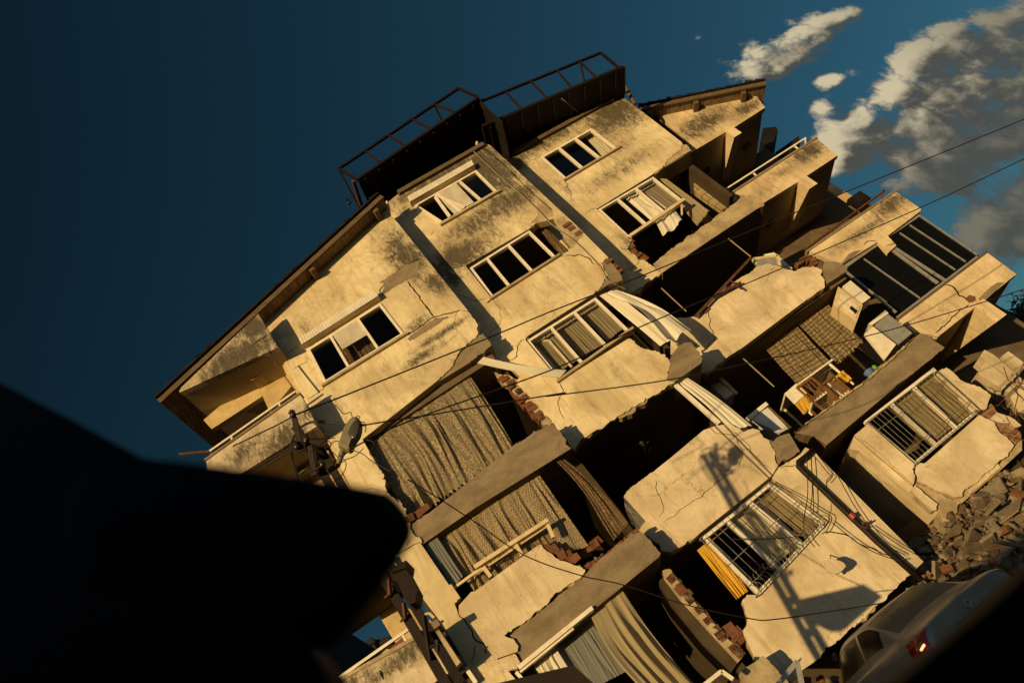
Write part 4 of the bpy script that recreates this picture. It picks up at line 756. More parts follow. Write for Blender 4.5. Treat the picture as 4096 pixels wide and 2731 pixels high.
# copings of the flat topped bays
b = MB(); b.bar(*[k[:2] for k in P('Z2', '530 1215;1150 862', YB - .06)], .14, YB - .1, YB + .25); b.bar(*[k[:2] for k in P('Z2', '1365 925;2150 495', YC - .06)], .14, YC - .1, YC + .25); b.build('coping', 'wood', BLD)
b = MB(); b.box(1.5, 10.6, 16.6, 16.8, 13.0, 19.2); b.build('roof_shed_wall', 'sheet', BLD)
# two steel terrace frames with dark sheet roofs
def terrace(label, rail_pts, sheet, bars, struts, Y, endpost, side=False):
    t = empty('terrace_canopy', label, 'canopy', 'steel canopies on the roof terrace')
    q = [at('Z2', *p, Y) for p in sheet]; r = MB(); a, c = q
    r.hexa([(a.x, Y, a.z - .05), (c.x, Y, c.z - .05), (c.x, Y + 4, c.z + .25), (a.x, Y + 4, a.z + .25), (a.x, Y, a.z + .02), (c.x, Y, c.z + .02), (c.x, Y + 4, c.z + .32), (a.x, Y + 4, a.z + .32)]); r.build('roof_sheet', 'sheet', t)
    f = MB()
    for p, k in zip(rail_pts, rail_pts[1:]): f.rod(at('Z2', *p, Y), at('Z2', *k, Y), .07)
    f.rod(a, c, .085); f.build('top_rail', 'dark', t)
    for (p, k) in bars:
        f = MB(); f.rod(at('Z2', *p, Y + .01), at('Z2', *k, Y + .01), .055); f.build('bar', 'rustdark', t)
    for (p, k, dy) in struts:
        f = MB(); f.rod(at('Z2', *p, Y + .01), at('Z2', *k, Y + dy), .05); f.build('strut', 'dark', t)
    f = MB()
    if side: f.hexa([(c.x - .04, Y + .1, c.z - 1.3), (c.x, Y + .1, c.z - 1.3), (c.x, Y + 1.7, c.z - 1.3), (c.x - .04, Y + 1.7, c.z - 1.3), (c.x - .04, Y + .1, c.z - .06), (c.x, Y + .1, c.z - .06), (c.x, Y + 1.7, c.z + .02), (c.x - .04, Y + 1.7, c.z + .02)]); f.build('side_sheet', 'sheet', t)
    n = 9
    for i in range(n):        # rafters under the sheet
        s = (i + .4) / n; e = a.lerp(c, s); f = MB(); f.rod((e.x, Y + .05, e.z - .09), (e.x, Y + 3.9, e.z + .2), .05); f.build('rafter', 'dark', t)
    f = MB(); f.rod(at('Z2', *endpost[0], Y - .01), at('Z2', *endpost[1], Y + endpost[2]), .09); f.build('end_beam', 'rust', t)
    return t
M['rustdark'] = mottled('dull_red_steel', (.022, .009, .007), (.013, .007, .006), 8, .7, .2, .3, .2)
terrace('left of the two steel roof terrace canopies, beside the gable roof', [(235, 1120), (100, 1040), (965, 460), (1105, 522)], [(235, 1120), (1112, 528)],
        [((290, 910), (410, 1000)), ((460, 800), (590, 880)), ((630, 685), (765, 750)), ((790, 575), (935, 632))], [((100, 1040), (258, 1340), .9), ((790, 578), (845, 692), .3)], 13.0, ((205, 1128), (270, 1325), .9), True)
terrace('right of the two steel roof terrace canopies, its rail rising higher', [(1235, 690), (1125, 555), (1995, 203), (2125, 310)], [(1135, 738), (2160, 305)],
        [((1310, 485), (1420, 608)), ((1490, 410), (1605, 528)), ((1680, 330), (1785, 455)), ((1845, 265), (1960, 380))], [((1128, 560), (1180, 720), .6), ((1845, 268), (1875, 410), .3)], 13.4, ((2158, 300), (2160, 500), 1.2))
b = MB(); q = P('Z2', '1280 855;2120 440', 14.2); b.bar(q[0][:2], q[1][:2], .06, 14.2, 14.26)
for t in ('1420 760;1430 775', '1485 715;1500 740', '1550 690;1565 710', '1635 645;1650 670', '1705 615;1715 635'): 
    k = P('Z2', t, 14.2); b.bar(k[0][:2], k[1][:2], .06, 14.15, 14.2)
b.build('purlin', 'rust', BLD)
b = MB(); b.tube([at('Z2', 2165, 435, 14.6), at('Z2', 2205, 505, 14.6), at('Z2', 2245, 575, 14.6)], .06, 10); b.build('gutter_pipe', 'wood', BLD)
b = MB(); b.tube([at('Z2', 1100, 850, YB - .05), at('Z2', 1105, 900, YB - .05)], .045, 8); b.tube([at('Z2', 2065, 480, YC - .05), at('Z2', 2078, 550, YC - .05)], .045, 8); b.build('rail_stub', 'beige', BLD)
M['chairwood'] = mottled('chair_wood', (.22, .09, .025), (.15, .06, .018), 8, .5, 0, .35, .1)
M['whiteblue'] = mottled('white_enamel', (.62, .62, .60), (.55, .55, .53), 3, .35, 0, .4, .02)
# ------------------------------------------------------------------ curtains and cloth
Ac, Bc, Cc = YA + .3, YB + .3, YC + .3
curtain('curtain', 'large scroll patterned lace curtain filling the wide opening behind the street lamp', at('Z5', 1440, 985, Ac), at('Z6', 800, 1000, Ac), at('Z6', 1165, 1580, Ac), at('Y1', 1010, 330, Ac), 'c_swirl', 13, .05, nu=240, nv=60, bow=(.05, -.05, 0), seed=1, flare=.8, rag_b=.12)
curtain('curtain', 'flower dotted lace curtain hanging behind the broken low window, below the scroll lace', at('Y1', 1225, 470, Ac), at('Y2', 368, 270, Ac), at('Y2', 690, 730, Ac), at('Y1', 1500, 880, Ac), 'c_flower', 13, .042, nu=200, nv=50, seed=2, flare=.4)
curtain('curtain', 'plain blue grey curtain in shade at the left end of the broken low window', at('Y1', 1120, 520, YA + .14), at('Y1', 1225, 470, YA + .14), at('Y1', 1420, 760, YA + .14), at('Y1', 1340, 860, YA + .14), 'c_grey', 5, .02, nu=50, nv=30, seed=3)
curtain('curtain', 'gathered brown lace drape stretched from the ceiling corner down to the slab edge', at('Y2', 465, 190, YA + .2), at('Y2', 492, 165, YA + .3), at('Y2', 935, 590, YA + .15), at('Y2', 840, 705, YA + .15), 'c_brown', 7, .03, nu=90, nv=40, seed=4, bow=(.10, 0, .05), flare=1.0)
curtain('curtain', 'long cream sheer curtain billowing under the lowest slab at the bottom edge', at('Y2', 690, 1130, YA + .25), at('Y2', 885, 985, YA + .25), at('Y2', 1400, 1640, YA + .1), at('Y2', 1120, 1700, YA - .1), 'c_cream', 4, .05, nu=140, nv=60, seed=5, bow=(-.14, -.2, .02), flare=.9)
curtain('curtain', 'white curtain with sunlit pleats inside the lowest left window', at('Y2', 340, 1420, YA + .3), at('Y2', 470, 1320, YA + .3), at('Y2', 640, 1590, YA + .3), at('Y2', 460, 1680, YA + .3), 'c_white', 6, .03, nu=70, nv=30, seed=6)
curtain('curtain', 'dull sheer curtain in shade between the white and the billowing cream curtains', at('Y2', 455, 1330, YA + .45), at('Y2', 720, 1120, YA + .45), at('Y2', 950, 1480, YA + .45), at('Y2', 640, 1640, YA + .45), 'c_grey', 12, .02, nu=90, nv=30, seed=7)
curtain('cloth_strip', 'white twisted cloth strip blown across from the wide opening to the window with open casement', at('Z6', 930, 918, YA + .1), at('Z6', 885, 962, YA + .1), at('Z6', 1460, 1062, YB - .1), at('Z6', 1510, 1010, YB - .06), 'c_white', 3, .02, nu=40, nv=60, seed=8, bow=(-.02, -.08, -.14), cat='cloth')
curtain('curtain', 'white curtain blown out in a rounded bulge beside the three pane window', at('Z7', 380, 480, YB + .1), at('Z7', 460, 450, YB + .1), at('Z7', 985, 712, YB - .05), at('Z7', 815, 800, YB - .35), 'c_white', 1.4, .07, nu=80, nv=60, seed=9, bow=(.07, -.12, .08), flare=1.0, topamp=.15)
curtain('curtain', 'flat white curtain hanging straight against the three pane window frame, under the bulging one', at('Z7', 345, 492, YB + .14), at('Z7', 430, 455, YB + .12), at('Z7', 850, 790, YB + .0), at('Z7', 768, 842, YB + .04), 'c_white', 1.5, .02, nu=50, nv=40, seed=10, bow=(.01, 0, 0))
curtain('curtain', 'narrow white curtain hanging from the concrete corner to the standing parapet', at('Z7', 875, 1092, YB + .2), at('Z7', 930, 1045, YB + .2), at('Z7', 1410, 1395, YB + .1), at('Z7', 1260, 1430, YB + .1), 'c_white', 3, .025, nu=60, nv=50, seed=11, bow=(.02, -.08, .02))
b = MB(); b.rod(at('Z7', 870, 1110, YB + .15), at('Z7', 1180, 1385, YB + .12), .085); b.build('x', 'white'); bpy.data.objects['x'].name = 'white_pipe'; tag(bpy.data.objects['white_pipe'], 'square white pipe leaning under the narrow white curtain', 'pipe')
curtain('curtain', 'bright yellow curtain beside the lowest barred window', at('Y2', 1350, 760, YB + .2), at('Y2', 1440, 690, YB + .2), at('Y2', 1660, 1010, YB + .2), at('Y2', 1590, 1060, YB + .2), 'c_yellow', 5, .05, nu=60, nv=40, seed=12)
curtain('curtain', 'brown curtain bunched beside the empty upper window, next to bare brick', at('Z6', 1300, 20, YB + .35), at('Z6', 1345, 0, YB + .35), at('Z6', 1530, 190, YB + .3), at('Z6', 1470, 210, YB + .3), 'c_brown', 4, .06, nu=50, nv=40, seed=13)
for (z, t, lab, mt, s) in (('Z2', '1860 790;1920 745;2100 890;2010 955', 'light curtain drawn behind the right pane of the topmost window', 'c_white', 14), ('Z3', '330 1020;430 950;640 1105;530 1190', 'pale curtain behind the middle pane of the window with the hole beneath it', 'c_white', 15),
                           ('Z3', '430 955;545 890;740 1040;640 1110', 'grey sheer curtain behind the right pane of the window with the hole beneath it', 'c_sheer', 16)):
    q = [Vector((p[0], YC + .3, p[1])) for p in P(z, t, YC + .3)]; curtain('curtain', lab, *q, mt, 6, .04, nu=70, nv=30, seed=s)
q = [Vector((p[0], YC + .3, p[1])) for p in P('Z3', '590 895;640 900;935 1120;850 1225', YC + .3)]
curtain('curtain', 'stiff pleated sunlit curtain hanging past the broken window frame onto the concrete beam', *q, 'c_cream', 12, .018, nu=140, nv=40, seed=17, rag_b=.06)
q = [at('Z3', 560, 1195, YC + .1), at('Z3', 690, 1105, YC + .1), at('Z3', 755, 1190, YC - .15), at('Z3', 610, 1290, YC - .15)]
curtain('curtain', 'scalloped white blind hanging out over the dark hole below the broken window frame', *q, 'c_white', 2.5, .06, nu=80, nv=20, seed=18, topamp=1)
for (z, t, lab, mt, s) in (('Z6', '1240 800;1400 710;1600 925;1455 1030', 'dark sheer curtain with embroidered hem behind the left pane, beside the opened casement', 'c_sheer', 19), ('Z6', '1420 715;1560 620;1770 830;1620 925', 'sheer curtain with embroidered hem behind the middle pane of the three pane window', 'c_sheer', 20), ('Z6', '1590 610;1700 530;1905 720;1790 810', 'sheer curtain tied aside behind the right pane of the three pane window', 'c_sheer', 21)):
    q = [Vector((p[0], YB + .36, p[1])) for p in P(z, t, YB + .36)]; curtain('curtain', lab, *q, mt, 8, .03, nu=80, nv=30, seed=s)
q = [Vector((p[0], YA + .3, p[1])) for p in P('Z5', '1300 330;1510 210;1580 330;1400 460', YA + .3)]
curtain('curtain', 'brown net curtain below the half lowered roller shutter', *q, 'c_brown', 6, .03, nu=60, nv=30, seed=22)
q = [Vector((p[0], YB + .3, p[1])) for p in P('Y3', '150 560;330 430;620 700;440 870', YB + .3)]; curtain('curtain', 'cream curtain behind the middle pane of the lowest barred window', *q, 'c_white', 8, .04, nu=80, nv=30, seed=23)
q = [Vector((p[0], YB + .3, p[1])) for p in P('Y3', '320 420;440 350;740 600;640 690', YB + .3)]; curtain('curtain', 'pale sheer curtain behind the right pane of the lowest barred window', *q, 'c_cream', 8, .04, nu=80, nv=30, seed=24)
q = [Vector((p[0], YC + .3, p[1])) for p in P('Z8', '960 560;1250 340;1560 600;1250 830', YC + .3)]; curtain('curtain', 'thin cream curtain drawn behind the straight barred window at right', *q, 'c_cream', 16, .03, nu=120, nv=30, seed=25)
q = [Vector((p[0], Cc + .5, p[1])) for p in P('Z8', '70 125;300 -20;590 290;330 415', Cc + .5)]; curtain('curtain', 'left of the two brown net curtains behind the dining table', *q, 'c_net', 11, .035, nu=130, nv=50, seed=26, rag_b=.08)
q = [Vector((p[0], Cc + .5, p[1])) for p in P('Z8', '310 -30;500 -190;790 110;610 270', Cc + .5)]; curtain('curtain', 'right of the two brown net curtains, beside the white cabinets', *q, 'c_net', 11, .035, nu=130, nv=50, seed=27, rag_b=.08)
# thin rods hanging in the open rooms
for (t, z, Y, lab) in (('775 440;950 602', 'Z7', YC + .4, 'thin bare conduit rod hanging in the dark room left of the standing parapet'), ('1242 95;1400 222', 'Z7', YC + .3, 'thin bare conduit rod hanging under the chipped concrete beam'), ('1330 915;1562 1126', 'Z7', YC + .5, 'thin bare conduit rod hanging over the tilted fridge door')):
    q = P(z, t, Y); b = MB(); b.rod((q[0][0], Y, q[0][1]), (q[1][0], Y, q[1][1]), .022); tag(b.build('conduit_rod', 'twine'), lab, 'rod', 'rods hanging in the open rooms')
b = MB(); Y = YC - .15
for t in ('1012 635;1398 228', '1140 500;1330 395'):
    q = P('Z7', t, Y); b.bar(q[0][:2], q[1][:2], .06, Y, Y + .05)
q = P('Z7', '1255 385;1338 445', Y - .05); b.bar(q[0][:2], q[1][:2], .03, Y - .06, Y - .02)
tag(b.build('window_frame', 'rust'), 'bent metal window frame leaning on the ragged parapet top', 'frame')
b = MB(); Y = YC + .1
for t in ('1415 240;1585 215', '1585 215;1600 285', '1415 240;1440 275'):
    q = P('Z7', t, Y); b.bar(q[0][:2], q[1][:2], .07, Y - .03, Y + .04)
o = tag(b.build('picture_frame', 'beige'), 'fallen cream framed glass lying on the ragged parapet', 'frame'); b = MB(); b.poly([k[:2] for k in P('Z7', '1425 245;1580 222;1595 285;1440 290', Y)], [], Y, Y + .02, 0); b.build('glass_sheet', 'glazing', o)
b = MB(); Y = YC + .5; b.poly([k[:2] for k in P('Z7', '1490 205;1560 190;1690 302;1600 300', Y)], [], Y, Y + .03, 0); tag(b.build('board', 'white'), 'white board leaning behind the fallen framed glass', 'board')
# lamps on the ceilings
c = at('Y2', 950, 90, YB + 1.6); b = MB()
b.tube([at('Y2', 938, 92, YB + 1.6), at('Y2', 1010, 165, YB + 1.6)], .02, 6)
for k in range(5):
    a = k * 2 * math.pi / 5; e = at('Y2', 1010, 165, YB + 1.6); f = e + Vector((math.cos(a) * .28, math.sin(a) * .28, -.03)); b.tube([e, (e + f) / 2 + Vector((0, 0, -.08)), f], .014, 6); b.tube([f, f + Vector((0, 0, .05)), f + Vector((0, 0, .12))], [.03, .06, .075], 8)
tag(b.build('chandelier', 'dark'), 'dark five armed chandelier hanging from the broken ceiling', 'lamp')
# ------------------------------------------------------------------ dining room furniture
def plane_box(z, tl, tr, br, bl, Y, depth):
    b = MB(); q = [at(z, *p, Y) for p in (bl, br, tr, tl)]; k = [v + Vector((0, depth, 0)) for v in q]; b.hexa([q[0], q[1], k[1], k[0], q[3], q[2], k[2], k[3]]); return b
YD = YC + .1
t = empty('wall_cabinet', 'cream wall cabinet with raised panel door hanging under the ceiling, tilted', 'cabinet')
b = plane_box('W2', (435, 130), (715, 340), (645, 535), (380, 335), YD, .42); b.build('carcass', 'beige', t)
b = plane_box('W2', (450, 160), (690, 345), (635, 500), (400, 320), YD - .02, .018); b.build('door', 'beige', t)
for i in range(2):
    b = plane_box('W2', (470 - 28 * i, 215 + 65 * i), (655 - 28 * i, 350 + 65 * i), (640 - 28 * i, 385 + 65 * i), (455 - 28 * i, 250 + 65 * i), YD - .032, .011); b.build('raised_panel', 'slat', t)
b = plane_box('W2', (585, 350), (655, 405), (635, 440), (565, 380), YD - .04, .008); b.build('handle', 'dark', t)
b = plane_box('W2', (575, 60), (805, 255), (710, 322), (485, 130), YD + .05, .40); b.build('side_panel', 'slat', t)
t = empty('fridge', 'pale grey fridge case lying open beside the white door', 'fridge')
b = plane_box('W2', (1000, 440), (1280, 660), (1130, 785), (855, 570), YD + .03, .45); b.build('body', 'glazing', t)
b = plane_box('W2', (975, 400), (1010, 435), (830, 565), (780, 555), YD, .45); b.build('top_panel', 'white', t)
b = plane_box('W2', (830, 585), (1095, 790), (965, 965), (735, 680), YD - .05, .06); tag(b.build('cabinet_door', 'white'), 'bright white panelled door standing sunlit beside the fridge case', 'door')
t = empty('fridge', 'white fridge tipped forward behind the ragged parapet corner', 'fridge')
b = plane_box('W3', (845, 470), (1130, 720), (1000, 790), (640, 610), YC + .25, .5); b.build('body', 'whiteblue', t)
b = plane_box('W3', (825, 395), (860, 430), (620, 625), (575, 590), YC + .2, .5); b.build('top_panel', 'white', t)
b = plane_box('W3', (850, 450), (870, 455), (1150, 715), (1120, 725), YC + .18, .06); b.build('door_edge', 'wood', t)
t = empty('stove', 'white cooker with open lid standing in the dark kitchen behind the narrow curtain', 'cooker')
b = plane_box('W3', (240, 150), (440, 285), (320, 365), (120, 190), YC + .8, .5); b.build('body', 'whiteblue', t)
b = plane_box('W3', (255, 65), (480, 285), (450, 300), (240, 120), YC + .75, .05); b.build('lid', 'beige', t)
# table with yellow cloth
t = empty('dining_table', 'dining table with pale top and turned white legs at the slab edge', 'table')
YT = YC + .55
b = MB(); q = [at('W3', *p, YT) for p in ((1060, 290), (1900, -160))]; zt_ = q[0].z; x0_, x1_ = q[0].x, at('W3', 1900, 60, YT).x
b.box(x0_, x1_, YT, YT + .9, zt_ - .04, zt_); b.build('table_top', 'white', t)
for xx in (x0_ + .1, x1_ - .1):
    for yy2 in (YT + .08, YT + .82):
        b = MB(); b.tube([(xx, yy2, zt_ - .042), (xx, yy2, zt_ - .3), (xx, yy2, zt_ - .74)], [.035, .03, .022], 8); b.build('leg', 'white', t)
b = plane_box('W3', (1205, 165), (1345, 285), (1185, 425), (1060, 295), YT - .02, .018); b.build('end_panel', 'white', t)
def drape(lab, quad, s): 
    o = curtain('tablecloth', lab, *quad, 'c_yellow', 3, .03, nu=40, nv=24, seed=s, cat='tablecloth', rag_b=.05)
drape('yellow tablecloth hanging over the left end of the dining table', [at('W3', *p, YT - .03) for p in ((1190, 430), (1330, 300), (1400, 430), (1300, 560))], 31)
drape('yellow tablecloth hanging over the right end of the dining table, near the net curtain', [at('W3', *p, YT - .03) for p in ((1650, 120), (1790, 0), (1900, 110), (1790, 185))], 32)
def chair(lab, z, foot, top, seat_l, Yc, w=.42):
    t = empty('dining_chair', lab, 'chair', 'wooden chairs at the dining table')
    a = at(z, *foot, Yc); k = at(z, *top, Yc); h = k.z - a.z; base_z = k.z - .92
    x = (a.x + k.x) / 2
    for sx in (0, w):
        b = MB(); b.rod((x + sx, Yc, base_z), (x + sx - .03, Yc - .02, base_z + .92), .04); b.build('back_post', 'chairwood', t)
        b = MB(); b.rod((x + sx, Yc + .4, base_z), (x + sx, Yc + .4, base_z + .44), .04); b.build('leg', 'chairwood', t)
    b = MB(); b.rod((x - .03, Yc - .02, base_z + .9), (x + w - .03, Yc - .02, base_z + .9), .06); b.build('top_rail', 'chairwood', t)
    for i in range(4):
        b = MB(); b.tube([(x + w * (i + 1) / 5 - .02, Yc - .01, base_z + .46), (x + w * (i + 1) / 5 - .03 + .04 * math.sin(i * 2), Yc, base_z + .68), (x + w * (i + 1) / 5 - .03, Yc - .02, base_z + .89)], .012, 6); b.build('spindle', 'chairwood', t)
    b = MB(); b.box(x - .03, x + w + .03, Yc + .025, Yc + .43, base_z + .44, base_z + .49); b.build('seat', 'white', t)
chair('wooden spindle back chair at the left end of the dining table', 'W3', (1500, 490), (1240, 200), None, YC + .2)
chair('wooden spindle back chair at the middle of the dining table, overlapped by the net curtain', 'W3', (1650, 380), (1530, 180), None, YC + .28)
M['green'] = base('green_plastic', (.10, .32, .03), .5)[0]; M['blue'] = base('blue_plastic', (.10, .16, .36), .5)[0]
b = MB(); c = at('W2', 785, 1110, YC + .12); b.tube([c + Vector((0, 0, -.07)), c, c + Vector((0, 0, .05))], [.08, .11, .10], 12); tag(b.build('basin', 'blue'), 'blue plastic basin on the slab edge at the foot of the net curtain', 'basin')
b = MB(); c = at('W2', 845, 1048, YC + .15); b.tube([c + Vector((0, 0, -.06)), c, c + Vector((0, 0, .04))], [.04, .055, .03], 10); tag(b.build('bowl', 'green'), 'small green bowl on the edge of the slab by the white door', 'bowl')
M['redpanel'] = base('dull_red', (.20, .05, .045), .7)[0]; M['nearblack'] = mottled('shade_dark_render', (.012, .010, .008), (.008, .007, .006), 2, .9)
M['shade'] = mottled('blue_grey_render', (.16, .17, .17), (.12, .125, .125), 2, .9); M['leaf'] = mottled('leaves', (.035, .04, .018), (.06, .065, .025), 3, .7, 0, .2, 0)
M['redpaint'] = base('red_paint', (.25, .04, .015), .5)[0]
# ------------------------------------------------------------------ pole, street lamp, cables
def pl3(z, x, y, Y): return at(z, x, y, Y)
pole = empty('utility_pole', 'dark lattice steel utility pole in front of the left balconies carrying cables and boxes', 'utility pole')
pt = at('W1', 605, 470, 6.7); pb = at('Y1', 1345, 1568, 7.55); pb = pb + (pb - pt) * (pb.z / (pt.z - pb.z)); ax = (pt - pb)
side = Vector((1, 0, 0)); fwd = Vector((0, 1, 0))
def pp(t, a=0.):
    wv = .18 * (1 - t) + .13 * t; return pb + ax * t + (side * .28 + fwd) * a * wv
for sgn in (-1, 1):
    b = MB(); p0, p1 = pp(0, sgn), pp(1, sgn); h0, h1 = .055, .042
    b.hexa([p0 + Vector((-h0, -.03, 0)), p0 + Vector((h0, -.03, 0)), p0 + Vector((h0, .03, 0)), p0 + Vector((-h0, .03, 0)), p1 + Vector((-h1, -.025, 0)), p1 + Vector((h1, -.025, 0)), p1 + Vector((h1, .025, 0)), p1 + Vector((-h1, .025, 0))]); b.build('pole_channel', 'pole', pole)
for i in range(11):
    t = (i + .5) / 11; b = MB(); a, c = pp(t, -.85), pp(t, .85); hh = .07
    b.hexa([a + Vector((-.03, 0, -hh)), a + Vector((.03, 0, -hh)), c + Vector((.03, 0, -hh)), c + Vector((-.03, 0, -hh)), a + Vector((-.03, 0, hh)), a + Vector((.03, 0, hh)), c + Vector((.03, 0, hh)), c + Vector((-.03, 0, hh))]); b.build('batten', 'pole', pole)
def onp(z, x, y):      # depth of the pole axis below a pixel row
    Y = 7.0
    for k in range(6):
        v = at(z, x, y, Y); t = (v.z - pb.z) / ax.z; Y = (pb + ax * t).y
    return at(z, x, y, Y - .2)
for t in ('460 270;575 800', '705 720;785 1180'):
    a, c = [t_.split() for t_ in t.split(';')]; b = MB(); b.rod(onp('W1', float(a[0]), float(a[1])), onp('W1', float(c[0]), float(c[1])), .055, 0, .04); b.build('insulator_arm', 'pole', pole)
M['porcelain'] = base('brown_porcelain', (.03, .014, .008), .25, 0, .5)[0]
INS = [(455, 235), (515, 735), (670, 615), (915, 1010), (660, 640)]
for x, y in INS:
    v = onp('W1', x, y) + Vector((0, -.04, 0)); b = MB(); b.tube([v + Vector((0, 0, -.05)), v + Vector((0, 0, -.025)), v, v + Vector((0, 0, .02)), v + Vector((0, 0, .045))], [.022, .04, .026, .038, .018], 12); b.build('insulator', 'porcelain', pole, True)
# meter box with its lid, clamps
q = [onp('Y1', *p) + Vector((0, -.1, 0)) for p in ((925, 765), (1018, 735), (1120, 910), (1112, 1003), (1070, 1022), (1015, 950))]
yb = sum(v.y for v in q) / 6; b = MB(); b.poly([(v.x, v.z) for v in q], [], yb - .1, yb + .12, 0); b.build('meter_box', 'pole', pole)
b = MB(); q = [onp('Y1', *p) + Vector((0, -.1, 0)) for p in ((900, 748), (1027, 678), (1024, 738), (930, 772))]; b.poly([(v.x, v.z) for v in q], [], yb - .14, yb + .16, 0); b.build('box_lid', 'pole', pole)
for (p, r2) in (((860, 780), (868, 900)), ((970, 960), (985, 1080))):
    b = MB(); a = onp('Y1', *p); c = onp('Y1', *r2); b.rod(a, c, .03); b.rod(c + Vector((-.06, 0, 0)), c + Vector((.05, 0, .03)), .018); b.build('clamp', 'rust', pole)
b = MB(); b.rod(onp('Y1', 1120, 1050), onp('Y1', 1175, 1400), .035); b.rod(onp('Y1', 1165, 1300), onp('Y1', 1240, 1270), .03); b.rod(onp('Y1', 1225, 1240), onp('Y1', 1225, 1330), .035); b.build('climbing_iron', 'pole', pole)
b = MB(); b.rod(onp('Y1', 1130, 1050), onp('Y1', 1165, 1040), .02); b.rod(onp('Y1', 1165, 1040), onp('Y1', 1200, 1075), .025); b.build('hook', 'beige', pole)
# second box further down (its shadow falls on the lowest wall)
def unshade(z, x, y, Ys, Y):
    v = at(z, x, y, Ys); k = (Ys - Y); return v + tos * (k / (-tos.y) * 1.0)
q = [unshade('Y3', x, y, YB, 7.5) for x, y in ((605, 1062), (985, 972), (1100, 1048), (880, 1240), (820, 1240), (600, 1140))]
b = MB(); b.poly([(v.x, v.z) for v in q], [], 7.45, 7.6, 0); b.build('lower_box', 'pole', pole)
# street lamp
lamp = empty('street_lamp', 'grey oval street lamp head tilted up on a short arm from the pole', 'street lamp')
YLm = 6.75
def pillow(pts, Y, t, prof=((-.5, .78), (-.36, .93), (-.1, 1.), (.2, 1.), (.42, .86), (.5, .7))):
    c = Vector((sum(p[0] for p in pts) / len(pts), 0, sum(p[1] for p in pts) / len(pts))); b = MB(); n = len(pts); st = []
    for (o, s) in prof:
        st.append(len(b.v)); b.v += [(c.x + (p[0] - c.x) * s, Y + o * t, c.z + (p[1] - c.z) * s) for p in pts]
    for a, d in zip(st, st[1:]):
        for i in range(n): b.f.append((a + i, a + (i + 1) % n, d + (i + 1) % n, d + i)); b.mi.append(0)
    b.f.append(tuple(st[0] + i for i in range(n))); b.mi.append(0); b.f.append(tuple(st[-1] + i for i in reversed(range(n)))); b.mi.append(0); return b
M['lampgrey'] = mottled('lamp_housing', (.20, .17, .11), (.14, .115, .07), 9, .55, 0, .3, .1)
M['lens'] = base('lamp_lens', (.055, .048, .032), .3, 0, .4)[0]
def smooth_outline(pts, k=6):
    out = []; n = len(pts)
    for i in range(n):
        p0, p1, p2, p3 = [Vector(pts[(i + d) % n][:2]) for d in (-1, 0, 1, 2)]
        for j in range(k):
            t = j / k; out.append(tuple(.5 * ((2 * p1) + (p2 - p0) * t + (2 * p0 - 5 * p1 + 4 * p2 - p3) * t * t + (3 * p1 - p0 - 3 * p2 + p3) * t ** 3)))
    return out
pillow(smooth_outline(P('W1', '1165 755;1200 640;1260 460;1330 350;1400 290;1460 285;1505 340;1515 420;1490 540;1430 640;1385 720;1345 815;1260 800', YLm)), YLm, .16).build('housing', 'lampgrey', lamp)
pillow(smooth_outline(P('W1', '1330 440;1390 340;1450 320;1485 380;1480 460;1450 550;1400 605;1340 590;1310 520', YLm - .085)), YLm - .085, .035).build('lens', 'lens', lamp, True)
b = MB(); b.tube([at('W1', 1215, 780, YLm + .02), at('W1', 1190, 880, YLm + .03), at('W1', 1140, 1010, YLm + .08)], .032, 10); b.build('arm', 'lampgrey', lamp)
b = MB(); b.rod(at('W1', 1145, 1010, YLm + .05), at('W1', 1000, 1110, YLm + .12), .06, 0, .03); b.build('bracket', 'rust', lamp)
def cable(lab, pts, r=.011, mat='cable', name='cable', sag=0.0, group='overhead cables'):
    q = [at(*p) for p in pts]; out = []
    for i in range(len(q) - 1):
        p0, p1, p2, p3 = q[max(i - 1, 0)], q[i], q[i + 1], q[min(i + 2, len(q) - 1)]
        for j in range(10):
            t = j / 10; out.append(.5 * ((2 * p1) + (p2 - p0) * t + (2 * p0 - 5 * p1 + 4 * p2 - p3) * t * t + (3 * p1 - p0 - 3 * p2 + p3) * t ** 3))
    out.append(q[-1]); b = MB(); b.tube(out, r, 6, 0, True); return tag(b.build(name, mat), lab, 'cable', group)
cable('topmost long black cable running from the pole top insulator up to the right edge', [('W1', 460, 235, 6.6), ('Z6', 0, 1172, 7.2), ('Z6', 930, 800, 8.0), ('Z7', 0, 605, 8.6), ('Z3', 480, 1568, 9.2), ('Z4', 0, 565, 10.2), ('Y4', 2258, 832, 11.5), ('Y4', 2700, 640, 12)], .011)
cable('second long cable from the middle of the pole, crossing the open casement window', [('W1', 1190, 900, 6.8), ('Z6', 60, 1530, 7.2), ('Z6', 450, 1350, 7.5), ('Z6', 1450, 990, 8.3), ('Z7', 560, 740, 8.9), ('Z7', 1130, 500, 9.4), ('Z4', 0, 920, 10.4), ('Z4', 1170, 410, 11.2), ('Z4', 1909, 62, 12), ('Z4', 2400, -180, 12.5)], .011)
cable('thinner sagging cable from the lamp head to the right balcony corner', [('W1', 1560, 390, 6.75), ('Z6', 300, 1360, 7.2), ('Z6', 620, 1312, 7.5), ('Z6', 1480, 1170, 8.3), ('Z7', 0, 1190, 8.6), ('Z7', 800, 1082, 9.2), ('Z7', 1380, 962, 9.8), ('Z8', 400, 175, 10.6), ('Z4', 1060, 1230, 11.2), ('Z4', 1909, 970, 12), ('Z4', 2300, 830, 12.5)], .009)
